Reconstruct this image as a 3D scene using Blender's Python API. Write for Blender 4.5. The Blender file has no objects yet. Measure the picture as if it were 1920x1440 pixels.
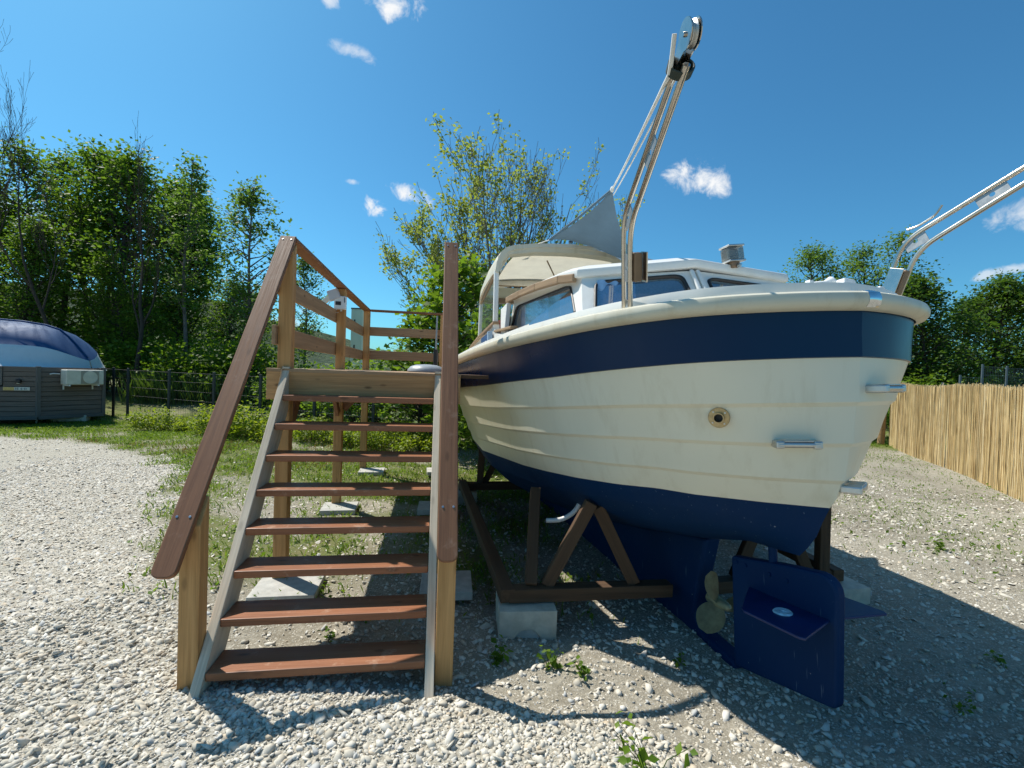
import bpy, bmesh, math, random
import numpy as np
from mathutils import Vector, Matrix

sc = bpy.context.scene
COL = sc.collection
R = math.radians

# ------------------------------------------------------------------ camera
CAM_H = 1.55
PITCH, ROLL = -0.0210, 0.0347
cp, sp, cr, sr = math.cos(PITCH), math.sin(PITCH), math.cos(ROLL), math.sin(ROLL)
r0 = Vector((1, 0, 0)); u0 = Vector((0, -sp, cp)); w0 = Vector((0, cp, sp))
cx_ = cr * r0 + sr * u0
cy_ = -sr * r0 + cr * u0
cam_d = bpy.data.cameras.new('camera')
cam = bpy.data.objects.new('camera', cam_d); COL.objects.link(cam)
m = Matrix.Identity(4)
for i in range(3):
    m[i][0] = cx_[i]; m[i][1] = cy_[i]; m[i][2] = -w0[i]
m[2][3] = CAM_H
cam.matrix_world = m
cam_d.sensor_fit = 'HORIZONTAL'; cam_d.sensor_width = 36.0; cam_d.lens = 900.2 / 1920 * 36
cam_d.clip_start = 0.05; cam_d.clip_end = 4000
sc.camera = cam

# ------------------------------------------------------------------ light
SUN_EL = R(54)
SUN_AZ = R(33)                       # sun stands ahead-left of the camera
sdir = Vector((-math.cos(SUN_AZ) * math.cos(SUN_EL), math.sin(SUN_AZ) * math.cos(SUN_EL), math.sin(SUN_EL)))
sun_d = bpy.data.lights.new('sun', 'SUN'); sun_d.energy = 5.0; sun_d.angle = R(0.5); sun_d.color = (1.0, 0.945, 0.86)
sun = bpy.data.objects.new('sun', sun_d); COL.objects.link(sun)
sun.rotation_euler = (-sdir).to_track_quat('-Z', 'Y').to_euler()
sun.location = sdir * 60

sc.view_settings.view_transform = 'Standard'
sc.view_settings.look = 'None'
sc.view_settings.exposure = 0.29
sc.view_settings.gamma = 1.0
sc.view_settings.use_curve_mapping = False

world = bpy.data.worlds.new('World'); sc.world = world; world.use_nodes = True
wt = world.node_tree; wn = wt.nodes; wl = wt.links; wn.clear()
w_out = wn.new('ShaderNodeOutputWorld'); w_bg = wn.new('ShaderNodeBackground')
w_sky = wn.new('ShaderNodeTexSky'); w_sky.sky_type = 'NISHITA'; w_sky.sun_disc = False
w_sky.sun_elevation = SUN_EL; w_sky.sun_rotation = math.atan2(sdir.x, sdir.y)
w_sky.altitude = 300; w_sky.air_density = 1.0; w_sky.dust_density = 1.0; w_sky.ozone_density = 3.0
w_bg.inputs['Strength'].default_value = 0.092
wl.new(w_bg.outputs[0], w_out.inputs[0])
def wmath(op, a, b=None, c=None):
    n = wn.new('ShaderNodeMath'); n.operation = op
    for i, v in enumerate((a, b, c)):
        if v is None: continue
        if isinstance(v, (int, float)): n.inputs[i].default_value = v
        else: wl.new(v, n.inputs[i])
    return n.outputs[0]
w_tc = wn.new('ShaderNodeTexCoord')
def wdot(v):
    n = wn.new('ShaderNodeVectorMath'); n.operation = 'DOT_PRODUCT'
    wl.new(w_tc.outputs['Generated'], n.inputs[0]); n.inputs[1].default_value = v
    return n.outputs['Value']
w_no = wn.new('ShaderNodeTexNoise'); w_no.inputs['Scale'].default_value = 26; w_no.inputs['Detail'].default_value = 7
w_no.inputs['Roughness'].default_value = 0.62; w_no.inputs['Distortion'].default_value = 0.4
wl.new(w_tc.outputs['Generated'], w_no.inputs['Vector'])
# fair-weather clouds: direction of the centre, half sizes (rad), tilt, density
CLOUDS = [((-0.265, 1.0, 0.745), .034, .020, -.1, 1.0), ((-0.34, 1.0, 0.775), .036, .012, -.3, .8), ((-0.36, 1.0, 0.655), .030, .011, .0, .55),
          ((-0.325, 1.0, 0.645), .020, .009, -.4, .5), ((-0.298, 1.0, 0.335), .024, .016, .0, 1.0), ((-0.222, 1.0, 0.362), .040, .014, -.3, 1.0), ((-.345, 1, .385), .012, .005, 0, .6),
          ((0.372, 1.0, 0.418), .052, .026, -.25, 1.0), ((0.86, 1.0, 0.94), .03, .010, .2, .6), ((1.06, 1.0, 0.375), .040, .020, .25, .65),
          ((1.03, 1.0, 0.250), .040, .008, .1, .6), ((1.05, 1.0, 0.175), .055, .010, .05, .75), ((-0.40, 1.0, 0.76), .015, .013, -.6, .7),
          ((-0.50, 1.0, 0.09), .05, .012, 0, .6), ((-0.40, 1.0, 0.115), .035, .010, 0, .5), ((-1.07, 1.0, 0.29), .05, .03, 0, .5),
          ((1.6, 1.0, 0.5), .09, .03, .1, .8), ((-2.2, 1.0, .8), .1, .04, .1, .8), ((0.4, -1.0, .5), .12, .04, 0, .9), ((-1, -1, .6), .1, .04, 0, .8)]
total = None
for c, rx, ry, tl, dn in CLOUDS:
    c = Vector(c).normalized()
    e1 = c.cross(Vector((0, 0, 1))).normalized(); e2 = e1.cross(c).normalized()
    a1 = e1 * math.cos(tl) + e2 * math.sin(tl); a2 = -e1 * math.sin(tl) + e2 * math.cos(tl)
    a = wmath('DIVIDE', wdot(a1), rx * 1.35); b = wmath('DIVIDE', wdot(a2), ry * 1.35)
    r2 = wmath('ADD', wmath('MULTIPLY', a, a), wmath('MULTIPLY', b, b))
    front = wmath('GREATER_THAN', wdot(c), 0.2)
    nz = wmath('MULTIPLY_ADD', w_no.outputs['Fac'], 3.6, -1.95)
    v = wmath('ADD', wmath('SUBTRACT', 0.95, r2), nz)
    mr = wn.new('ShaderNodeMapRange'); mr.interpolation_type = 'SMOOTHSTEP'
    wl.new(v, mr.inputs['Value']); mr.inputs['From Min'].default_value = 0.0; mr.inputs['From Max'].default_value = 1.15
    lim = wn.new('ShaderNodeMapRange'); wl.new(r2, lim.inputs['Value']); lim.inputs['From Min'].default_value = 2.4; lim.inputs['From Max'].default_value = 1.0
    v = wmath('MULTIPLY', wmath('MULTIPLY', mr.outputs[0], lim.outputs[0]), wmath('MULTIPLY', front, dn))
    total = v if total is None else wmath('MAXIMUM', total, v)
w_mix = wn.new('ShaderNodeMix'); w_mix.data_type = 'RGBA'
wl.new(total, w_mix.inputs['Factor'])
w_tint = wn.new('ShaderNodeMix'); w_tint.data_type = 'RGBA'; w_tint.blend_type = 'MULTIPLY'; w_tint.inputs['Factor'].default_value = 1.0
wl.new(w_sky.outputs[0], w_tint.inputs['A']); w_tint.inputs['B'].default_value = (0.44, 1.04, 1.22, 1)
wl.new(w_tint.outputs['Result'], w_mix.inputs['A']); w_mix.inputs['B'].default_value = (8.6, 8.7, 8.8, 1)
wl.new(w_mix.outputs['Result'], w_bg.inputs['Color'])

# ------------------------------------------------------------------ helpers
MATS = {}
def new_mat(name):
    mt = bpy.data.materials.new(name); mt.use_nodes = True
    nt = mt.node_tree; bs = nt.nodes['Principled BSDF']
    MATS[name] = mt
    return mt, nt, bs
class NT:
    def __init__(s, nt): s.nt = nt
    def n(s, t, **kw):
        nd = s.nt.nodes.new(t)
        for k, v in kw.items(): setattr(nd, k, v)
        return nd
    def l(s, a, b): s.nt.links.new(a, b)
    def noise(s, vec, scale, detail=4, rough=.55, dist=0):
        nd = s.n('ShaderNodeTexNoise'); nd.inputs['Scale'].default_value = scale; nd.inputs['Detail'].default_value = detail
        nd.inputs['Roughness'].default_value = rough; nd.inputs['Distortion'].default_value = dist
        if vec is not None: s.l(vec, nd.inputs['Vector'])
        return nd.outputs['Fac']
    def ramp(s, fac, stops):
        nd = s.n('ShaderNodeValToRGB'); cr_ = nd.color_ramp
        while len(cr_.elements) < len(stops): cr_.elements.new(.5)
        for e, (p, c) in zip(cr_.elements, stops):
            e.position = p; e.color = (*c, 1) if len(c) == 3 else c
        s.l(fac, nd.inputs['Fac']); return nd.outputs['Color']
    def mix(s, fac, a, b, bt='MIX'):
        nd = s.n('ShaderNodeMix'); nd.data_type = 'RGBA'; nd.blend_type = bt
        for sock, v in (('Factor', fac), ('A', a), ('B', b)):
            if isinstance(v, (int, float)): nd.inputs[sock].default_value = v
            elif isinstance(v, tuple): nd.inputs[sock].default_value = (*v, 1)
            else: s.l(v, nd.inputs[sock])
        return nd.outputs['Result']
    def mr(s, v, a, b, c=0., d=1.):
        nd = s.n('ShaderNodeMapRange'); s.l(v, nd.inputs['Value'])
        for k, x in zip(('From Min', 'From Max', 'To Min', 'To Max'), (a, b, c, d)): nd.inputs[k].default_value = x
        return nd.outputs[0]
    def math(s, op, a, b=None):
        nd = s.n('ShaderNodeMath', operation=op)
        for i, v in enumerate((a, b)):
            if v is None: continue
            if isinstance(v, (int, float)): nd.inputs[i].default_value = v
            else: s.l(v, nd.inputs[i])
        return nd.outputs[0]
    def objvec(s, scale=(1, 1, 1), rnd=0.0):
        tc = s.n('ShaderNodeTexCoord'); mp = s.n('ShaderNodeMapping'); mp.inputs['Scale'].default_value = scale
        s.l(tc.outputs['Object'], mp.inputs['Vector'])
        if rnd:
            oi = s.n('ShaderNodeObjectInfo'); mu = s.n('ShaderNodeVectorMath', operation='SCALE')
            mu.inputs[0].default_value = (rnd, rnd * 1.7, rnd * 2.3); s.l(oi.outputs['Random'], mu.inputs['Scale'])
            s.l(mu.outputs[0], mp.inputs['Location'])
        return mp.outputs[0]
    def bump(s, h, strength, dist, bs):
        nd = s.n('ShaderNodeBump'); nd.inputs['Strength'].default_value = strength; nd.inputs['Distance'].default_value = dist
        s.l(h, nd.inputs['Height']); s.l(nd.outputs[0], bs.inputs['Normal'])

def plain(name, col, rough=.5, metal=0., spec=.5, var=.12, vscale=6., coat=0., bump=0.):
    mt, nt, bs = new_mat(name); t = NT(nt)
    v = t.objvec(rnd=5)
    f = t.noise(v, vscale, 6, .6)
    c = t.mix(t.mr(f, .3, .75), tuple(x * (1 - var) for x in col), tuple(min(1, x * (1 + var)) for x in col))
    t.l(c, bs.inputs['Base Color'])
    t.l(t.mr(f, .3, .7, max(0.02, rough - .07), min(1, rough + .07)), bs.inputs['Roughness'])
    bs.inputs['Metallic'].default_value = metal; bs.inputs['Specular IOR Level'].default_value = spec
    bs.inputs['Coat Weight'].default_value = coat; bs.inputs['Coat Roughness'].default_value = .12
    if bump: t.bump(t.noise(v, vscale * 8, 5, .6), bump, .004, bs)
    return mt

def wood(name, base, dark, knot=.5, wear=None, rough=.65, bump=.25, fibre=1.0):
    mt, nt, bs = new_mat(name); t = NT(nt)
    v = t.objvec((1, 1, 1), 9)
    mp = t.n('ShaderNodeMapping'); mp.inputs['Scale'].default_value = (1.1, 26 * fibre, 26 * fibre); t.l(v, mp.inputs['Vector'])
    g = t.noise(mp.outputs[0], 1.0, 5, .6, .9)
    mp2 = t.n('ShaderNodeMapping'); mp2.inputs['Scale'].default_value = (5, 160, 160); t.l(v, mp2.inputs['Vector'])
    g2 = t.noise(mp2.outputs[0], 1.0, 3, .6)
    big = t.noise(v, 2.1, 3, .5)
    c = t.mix(t.mr(g, .34, .66), dark, base)
    c = t.mix(t.mr(g2, .35, .75, 0, .45), c, tuple(min(1, x * 1.35) for x in base))
    c = t.mix(t.mr(big, .35, .7, 0, .35), c, tuple(x * .72 for x in base))
    if knot:
        mk = t.n('ShaderNodeMapping'); mk.inputs['Scale'].default_value = (4.2, 11, 11); t.l(v, mk.inputs['Vector'])
        vo = t.n('ShaderNodeTexVoronoi'); vo.inputs['Scale'].default_value = 1.0; t.l(mk.outputs[0], vo.inputs['Vector'])
        k = t.mr(vo.outputs['Distance'], .07, .17, min(1, knot * 1.3), 0)
        c = t.mix(k, c, tuple(x * .38 for x in dark))
    if wear:
        wv = t.noise(v, 9, 6, .7)
        c = t.mix(t.mr(wv, .58, .72, 0, .7), c, wear)
    t.l(c, bs.inputs['Base Color'])
    t.l(t.mr(g2, .3, .7, rough - .1, rough + .12), bs.inputs['Roughness'])
    bs.inputs['Specular IOR Level'].default_value = .35
    t.bump(t.math('ADD', g, t.math('MULTIPLY', g2, .6)), bump, .004, bs)
    return mt

def foliage(name, dark, light, trans=.45, rough=.55):
    mt, nt, bs = new_mat(name); t = NT(nt)
    at = t.n('ShaderNodeAttribute', attribute_name='tint')
    c = t.mix(at.outputs['Fac'], dark, light)
    oi = t.n('ShaderNodeObjectInfo')
    c = t.mix(t.math('MULTIPLY', oi.outputs['Random'], .35), c, tuple(x * .75 for x in dark))
    t.l(c, bs.inputs['Base Color']); bs.inputs['Roughness'].default_value = rough; bs.inputs['Specular IOR Level'].default_value = .3
    tr = t.n('ShaderNodeBsdfTranslucent')
    hs = t.mix(.5, c, (light[0] * 1.2, light[1] * 1.3, light[2] * .5))
    t.l(hs, tr.inputs['Color'])
    ms = t.n('ShaderNodeMixShader'); ms.inputs[0].default_value = trans
    t.l(bs.outputs[0], ms.inputs[1]); t.l(tr.outputs[0], ms.inputs[2])
    out = [n for n in nt.nodes if n.type == 'OUTPUT_MATERIAL'][0]
    t.l(ms.outputs[0], out.inputs['Surface'])
    return mt

def props(o, label=None, cat=None, group=None, kind=None):
    if label: o['label'] = label
    if cat: o['category'] = cat
    if group: o['group'] = group
    if kind: o['kind'] = kind
    return o
def thing(name, label, cat, loc=(0, 0, 0), rotz=0., group=None, matrix=None):
    o = bpy.data.objects.new(name, None); COL.objects.link(o); o.empty_display_size = .2
    if matrix is not None: o.matrix_world = matrix
    else: o.location = loc; o.rotation_euler = (0, 0, rotz)
    return props(o, label, cat, group)
def link(name, me, parent=None, mat=None, matrix=None):
    o = bpy.data.objects.new(name, me); COL.objects.link(o)
    if parent is not None: o.parent = parent
    if mat is not None and len(me.materials) == 0:
        for x in (mat if isinstance(mat, (list, tuple)) else [mat]): me.materials.append(x)
    if matrix is not None: o.matrix_local = matrix
    return o
def mesh_np(name, verts, faces, attr=None, smooth=False, fmat=None):
    """verts (n,3), faces list of arrays or (m,k) array"""
    me = bpy.data.meshes.new(name)
    verts = np.asarray(verts, dtype=np.float32)
    if isinstance(faces, np.ndarray):
        k = faces.shape[1]; nf = faces.shape[0]
        me.vertices.add(len(verts)); me.vertices.foreach_set('co', verts.ravel())
        me.loops.add(nf * k); me.loops.foreach_set('vertex_index', faces.astype(np.int32).ravel())
        me.polygons.add(nf); me.polygons.foreach_set('loop_start', np.arange(0, nf * k, k, dtype=np.int32))
        try: me.polygons.foreach_set('loop_total', np.full(nf, k, dtype=np.int32))
        except Exception: pass
    else:
        me.from_pydata([tuple(v) for v in verts], [], [tuple(int(i) for i in f) for f in faces])
    if fmat is not None: me.polygons.foreach_set('material_index', np.asarray(fmat, dtype=np.int32))
    if smooth: me.polygons.foreach_set('use_smooth', np.ones(len(me.polygons), dtype=bool))
    me.update(calc_edges=True)
    if attr is not None:
        for nm, arr in attr.items():
            a = me.attributes.new(nm, 'FLOAT', 'POINT'); a.data.foreach_set('value', np.asarray(arr, dtype=np.float32))
    me.validate()
    return me
def bm_mesh(bm, name, smooth=False, sharp=None):
    bmesh.ops.recalc_face_normals(bm, faces=bm.faces)
    me = bpy.data.meshes.new(name); bm.to_mesh(me); bm.free()
    if smooth:
        me.polygons.foreach_set('use_smooth', np.ones(len(me.polygons), dtype=bool))
        if sharp: me.set_sharp_from_angle(angle=R(sharp))
    return me
BOXC = {}
def box_mesh(lx, ly, lz, bev=.004, seg=2):
    key = (round(lx, 4), round(ly, 4), round(lz, 4), bev, seg)
    if key in BOXC: return BOXC[key]
    bm = bmesh.new(); bmesh.ops.create_cube(bm, size=1)
    for v in bm.verts: v.co = Vector((v.co.x * lx, v.co.y * ly, v.co.z * lz))
    if bev: bmesh.ops.bevel(bm, geom=bm.edges[:], offset=min(bev, .45 * min(lx, ly, lz)), segments=seg, profile=.5, affect='EDGES')
    me = bm_mesh(bm, 'box'); BOXC[key] = me
    return me
def basis(ex, ez, loc):
    ex = Vector(ex).normalized(); ez = Vector(ez); ez = (ez - ex * ez.dot(ex)).normalized(); ey = ez.cross(ex)
    mm = Matrix.Identity(4)
    for i in range(3): mm[i][0] = ex[i]; mm[i][1] = ey[i]; mm[i][2] = ez[i]; mm[i][3] = loc[i]
    return mm
def board(name, p0, p1, width, thick, mat, parent, up=(0, 0, 1), bev=.004):
    """plank from p0 to p1 (centre line); local X runs along it, thickness along `up`"""
    p0 = Vector(p0); p1 = Vector(p1); d = p1 - p0
    me = box_mesh(d.length, width, thick, bev)
    if len(me.materials) and me.materials[0] != mat: me = me.copy(); me.materials.clear()
    return link(name, me, parent, mat, basis(d, up, (p0 + p1) / 2))
def block(name, c, size, mat, parent, rotz=0., bev=.004):
    me = box_mesh(*size, bev)
    if len(me.materials) and me.materials[0] != mat: me = me.copy(); me.materials.clear()
    mm = Matrix.Translation(c) @ Matrix.Rotation(rotz, 4, 'Z')
    return link(name, me, parent, mat, mm)
def tube_arrays(polys, sides=8, cap=True):
    """polys: list of (pts (n,3), radii (n,)); returns verts, faces(list)"""
    V = []; F = []; off = 0
    for pts, rad in polys:
        pts = np.asarray(pts, float); n = len(pts); rad = np.broadcast_to(np.asarray(rad, float), (n,))
        tg = np.gradient(pts, axis=0); tg /= (np.linalg.norm(tg, axis=1)[:, None] + 1e-9)
        a = np.array([0, 0, 1.]) if abs(tg[0][2]) < .9 else np.array([1., 0, 0])
        e1 = np.cross(tg[0], a); e1 /= np.linalg.norm(e1)
        ang = np.arange(sides) / sides * 2 * math.pi
        for i in range(n):
            e1 = e1 - tg[i] * (e1 @ tg[i]); e1 /= np.linalg.norm(e1) + 1e-9; e2 = np.cross(tg[i], e1)
            V.append(pts[i] + rad[i] * (np.cos(ang)[:, None] * e1 + np.sin(ang)[:, None] * e2))
        idx = np.arange(n * sides).reshape(n, sides) + off
        q = np.stack([idx[:-1], np.roll(idx[:-1], -1, 1), np.roll(idx[1:], -1, 1), idx[1:]], -1).reshape(-1, 4)
        F.append(q); off += n * sides
    V = np.concatenate(V); F = np.concatenate(F)
    return V, F
def tube(name, pts, rad, mat, parent, sides=10, cap=True):
    V, F = tube_arrays([(pts, rad)], sides)
    fl = [tuple(f) for f in F]
    if cap:
        fl.append(tuple(range(sides))[::-1]); n = len(V); fl.append(tuple(range(n - sides, n)))
    me = mesh_np(name, V, fl, smooth=True); me.set_sharp_from_angle(angle=R(50))
    return link(name, me, parent, mat)
def arc(p, bend=.06, n=5):
    """round the corners of a polyline"""
    p = [np.array(q, float) for q in p]; out = [p[0]]
    for i in range(1, len(p) - 1):
        a = p[i - 1] - p[i]; b = p[i + 1] - p[i]; la, lb = np.linalg.norm(a), np.linalg.norm(b); d = min(bend, .45 * la, .45 * lb)
        s, e = p[i] + a / la * d, p[i] + b / lb * d
        for k in range(n + 1):
            f = k / n; out.append((1 - f) ** 2 * s + 2 * f * (1 - f) * p[i] + f * f * e)
    out.append(p[-1]); return np.array(out)
def lathe(name, prof, mat, parent, seg=24, matrix=None, sharp=35):
    prof = np.asarray(prof, float); a = np.arange(seg) / seg * 2 * math.pi
    V = np.stack([np.outer(prof[:, 0], np.cos(a)), np.outer(prof[:, 0], np.sin(a)), np.repeat(prof[:, 1][:, None], seg, 1)], -1).reshape(-1, 3)
    n = len(prof); idx = np.arange(n * seg).reshape(n, seg)
    q = np.stack([idx[:-1], np.roll(idx[:-1], -1, 1), np.roll(idx[1:], -1, 1), idx[1:]], -1).reshape(-1, 4)
    fl = [tuple(f) for f in q] + [tuple(idx[0][::-1]), tuple(idx[-1])]
    me = mesh_np(name, V, fl, smooth=True); me.set_sharp_from_angle(angle=R(sharp))
    return link(name, me, parent, mat, matrix)
def prism(name, poly, ax, t0, t1, mat, parent, bev=0.003):
    """extrude a 2-D polygon (list of 3-D points in one plane) from offset t0 to t1 along ax"""
    bm = bmesh.new(); ax = Vector(ax).normalized()
    a = [bm.verts.new(Vector(p) + ax * t0) for p in poly]; b = [bm.verts.new(Vector(p) + ax * t1) for p in poly]
    bm.faces.new(a); bm.faces.new(b[::-1]); n = len(poly)
    for i in range(n): bm.faces.new((a[i], b[i], b[(i + 1) % n], a[(i + 1) % n]))
    bmesh.ops.recalc_face_normals(bm, faces=bm.faces)
    if bev: bmesh.ops.bevel(bm, geom=bm.edges[:], offset=bev, segments=2, profile=.5, affect='EDGES')
    return link(name, bm_mesh(bm, name), parent, mat)
def reframe(o, ex, ez):
    """turn a mesh part's own axes so that its local X runs along ex (grain direction)"""
    me = o.data; co = np.empty(len(me.vertices) * 3, np.float32); me.vertices.foreach_get('co', co); co = co.reshape(-1, 3)
    mm = basis(ex, ez, Vector(co.mean(0))); inv = np.array(mm.inverted())
    co2 = co @ inv[:3, :3].T + inv[:3, 3]; me.vertices.foreach_set('co', co2.astype(np.float32).ravel()); me.update()
    o.matrix_local = mm; return o
def copy_tree(o, parent=None):
    c = o.copy(); COL.objects.link(c); c.parent = parent
    for ch in o.children: copy_tree(ch, c)
    return c

# ------------------------------------------------------------------ materials
M_post = wood('pine_post', (.54, .30, .115), (.34, .17, .055), .35)
M_raw = wood('raw_pine', (.54, .31, .135), (.32, .165, .062), .8)
M_grey_wood = wood('weathered_pine', (.66, .565, .43), (.47, .385, .28), .25, rough=.8)
M_guard = wood('guard_pine', (.40, .255, .14), (.22, .13, .065), .6)
M_stain = wood('red_stain', (.255, .118, .058), (.145, .060, .030), .35, wear=(.34, .20, .13), rough=.6)
M_tread = wood('red_tread', (.32, .132, .062), (.18, .066, .030), .45, wear=(.48, .31, .21), rough=.45)
M_teak = wood('grey_teak', (.36, .25, .15), (.20, .13, .075), .2)
M_cradle = wood('cradle_timber', (.115, .066, .036), (.055, .03, .016), .3, rough=.8)
M_zinc = plain('zinc_screw', (.62, .62, .60), .35, 1.0)
M_conc = plain('concrete', (.46, .45, .41), .9, 0, .2, .22, 14, bump=.5)
M_conc_old = plain('old_concrete', (.50, .47, .39), .9, 0, .2, .25, 9, bump=.5)
M_steel = plain('stainless_steel', (.55, .51, .45), .23, 1.0, .5, .12, 9)
M_alu = plain('dull_aluminium', (.58, .58, .56), .42, 1.0, .5, .2, 12)
M_black = plain('black_rubber', (.012, .012, .013), .5)
M_white = plain('white_plastic', (.75, .75, .73), .4)
M_rope = plain('white_rope', (.74, .73, .69), .85)
M_bronze = plain('painted_bronze', (.34, .33, .20), .55, .35, .5, .3, 22, bump=.3)
M_brown = plain('brown_lacquer', (.20, .125, .07), .45, 0, .5, .2, 9)
M_darkint = plain('dark_interior', (.03, .03, .035), .8)
M_curtain = plain('blue_curtain', (.20, .38, .62), .9, 0, .2, .2, 14)
M_navy_fabric = plain('navy_board', (.035, .095, .23), .45)
M_red = plain('red_fabric', (.30, .012, .015), .7)
M_fence = plain('dark_green_steel', (.016, .022, .022), .5)
M_fence_grey = plain('slate_grey_steel', (.085, .115, .14), .45)
M_ivory = plain('ivory_plastic', (.66, .64, .55), .5)
M_plank = wood('grey_brown_plank', (.185, .15, .128), (.10, .082, .07), .1, rough=.8)
M_trim = wood('grey_trim', (.15, .14, .13), (.09, .083, .078), .1, rough=.8)
M_stone = plain('rock', (.50, .46, .38), .95, 0, .2, .3, 7, bump=.6)

def gelcoat(name, col, rough, grime, streak=.3, spec=.5, chips=0):
    mt, nt, bs = new_mat(name); t = NT(nt)
    v = t.objvec()
    mp = t.n('ShaderNodeMapping'); mp.inputs['Scale'].default_value = (9, 9, .9); t.l(v, mp.inputs['Vector'])
    st = t.noise(mp.outputs[0], 1.0, 6, .65)
    bl = t.noise(v, 1.7, 5, .6)
    sm = t.noise(v, 40, 4, .7)
    c = t.mix(t.mr(st, .52, .74, 0, streak), col, grime)
    c = t.mix(t.mr(bl, .45, .75, 0, streak * .8), c, tuple(x * .8 for x in col))
    c = t.mix(t.mr(sm, .70, .78, 0, streak * .6), c, grime)
    t.l(c, bs.inputs['Base Color']); t.l(t.mr(bl, .3, .7, rough, rough + .15), bs.inputs['Roughness'])
    if chips:
        ch = t.noise(v, 26, 8, .78); sc_ = t.n('ShaderNodeMapping'); sc_.inputs['Scale'].default_value = (70, 70, 6); sc_.inputs['Rotation'].default_value = (.5, .4, .2); t.l(v, sc_.inputs['Vector'])
        ln2 = t.noise(sc_.outputs[0], 1.0, 2, .5)
        c = t.mix(t.mr(ch, .66, .70, 0, chips), c, (.42, .46, .47)); c = t.mix(t.mr(ln2, .70, .76, 0, chips * .6), c, (.20, .27, .34)); t.l(c, bs.inputs['Base Color'])
    bs.inputs['Specular IOR Level'].default_value = spec
    t.bump(t.noise(v, 2.6, 2, .5), .06, .03, bs)
    return mt
M_cream = gelcoat('cream_gelcoat', (.76, .715, .565), .28, (.52, .44, .28), .38)
M_navy = gelcoat('navy_gelcoat', (.001, .022, .068), .24, (.02, .04, .085), .16, .2)
M_anti = gelcoat('blue_antifouling', (.001, .024, .084), .55, (.012, .035, .085), .35, .15, .8)
M_rail = gelcoat('ivory_rail', (.62, .585, .46), .35, (.38, .30, .16), .55)
M_house = gelcoat('white_gelcoat', (.76, .755, .71), .30, (.52, .49, .40), .22)
M_anode = plain('pale_blue_paint', (.42, .60, .70), .7, 0, .3, .3, 40)
M_fin = plain('navy_plate', (.003, .020, .10), .45, 0, .5, .25, 9)
M_wall_blue = gelcoat('roof_hull_blue', (.008, .065, .18), .6, (.06, .13, .26), .3, .3)
M_wall_white = gelcoat('roof_hull_pale', (.55, .63, .66), .5, (.42, .48, .50), .3)

def fabric(name, col, trans):
    mt, nt, bs = new_mat(name); t = NT(nt); v = t.objvec()
    f = t.noise(v, 5, 5, .6); c = t.mix(t.mr(f, .3, .7), tuple(x * .85 for x in col), col)
    t.l(c, bs.inputs['Base Color']); bs.inputs['Roughness'].default_value = .85
    t.bump(t.noise(v, 7, 3, .5), .3, .02, bs)
    tr = t.n('ShaderNodeBsdfTranslucent'); t.l(c, tr.inputs['Color'])
    ms = t.n('ShaderNodeMixShader'); ms.inputs[0].default_value = trans
    t.l(bs.outputs[0], ms.inputs[1]); t.l(tr.outputs[0], ms.inputs[2])
    t.l(ms.outputs[0], [n for n in nt.nodes if n.type == 'OUTPUT_MATERIAL'][0].inputs['Surface'])
    return mt
M_tarp = fabric('grey_blue_canvas', (.12, .20, .27), .14)
M_liner = fabric('cream_headliner', (.66, .62, .50), .5)

def glass(name, tint, see):
    mt, nt, bs = new_mat(name); t = NT(nt)
    v = t.objvec(); d = t.noise(v, 60, 6, .7); d2 = t.noise(v, 5, 4, .6)
    gl = t.n('ShaderNodeBsdfGlossy'); t.l(t.mr(d2, .3, .7, .02, .09), gl.inputs['Roughness'])
    tr = t.n('ShaderNodeBsdfTransparent'); tr.inputs['Color'].default_value = (*tint, 1)
    df = t.n('ShaderNodeBsdfDiffuse'); df.inputs['Color'].default_value = (.35, .38, .40, 1)
    fr = t.n('ShaderNodeFresnel'); fr.inputs['IOR'].default_value = 1.5
    m1 = t.n('ShaderNodeMixShader'); t.l(t.mr(d, .45, .85, 1 - see, .55), m1.inputs[0]); t.l(tr.outputs[0], m1.inputs[1]); t.l(df.outputs[0], m1.inputs[2])
    m2 = t.n('ShaderNodeMixShader'); t.l(t.math('MULTIPLY', fr.outputs[0], .48), m2.inputs[0]); t.l(m1.outputs[0], m2.inputs[1]); t.l(gl.outputs[0], m2.inputs[2])
    t.l(m2.outputs[0], [n for n in nt.nodes if n.type == 'OUTPUT_MATERIAL'][0].inputs['Surface'])
    return mt
M_glass = glass('dusty_window_glass', (.50, .66, .78), .92)
M_screen = glass('windscreen_glass', (.72, .80, .78), .97)
M_lens = glass('lamp_lens', (.75, .75, .7), .8)

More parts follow.
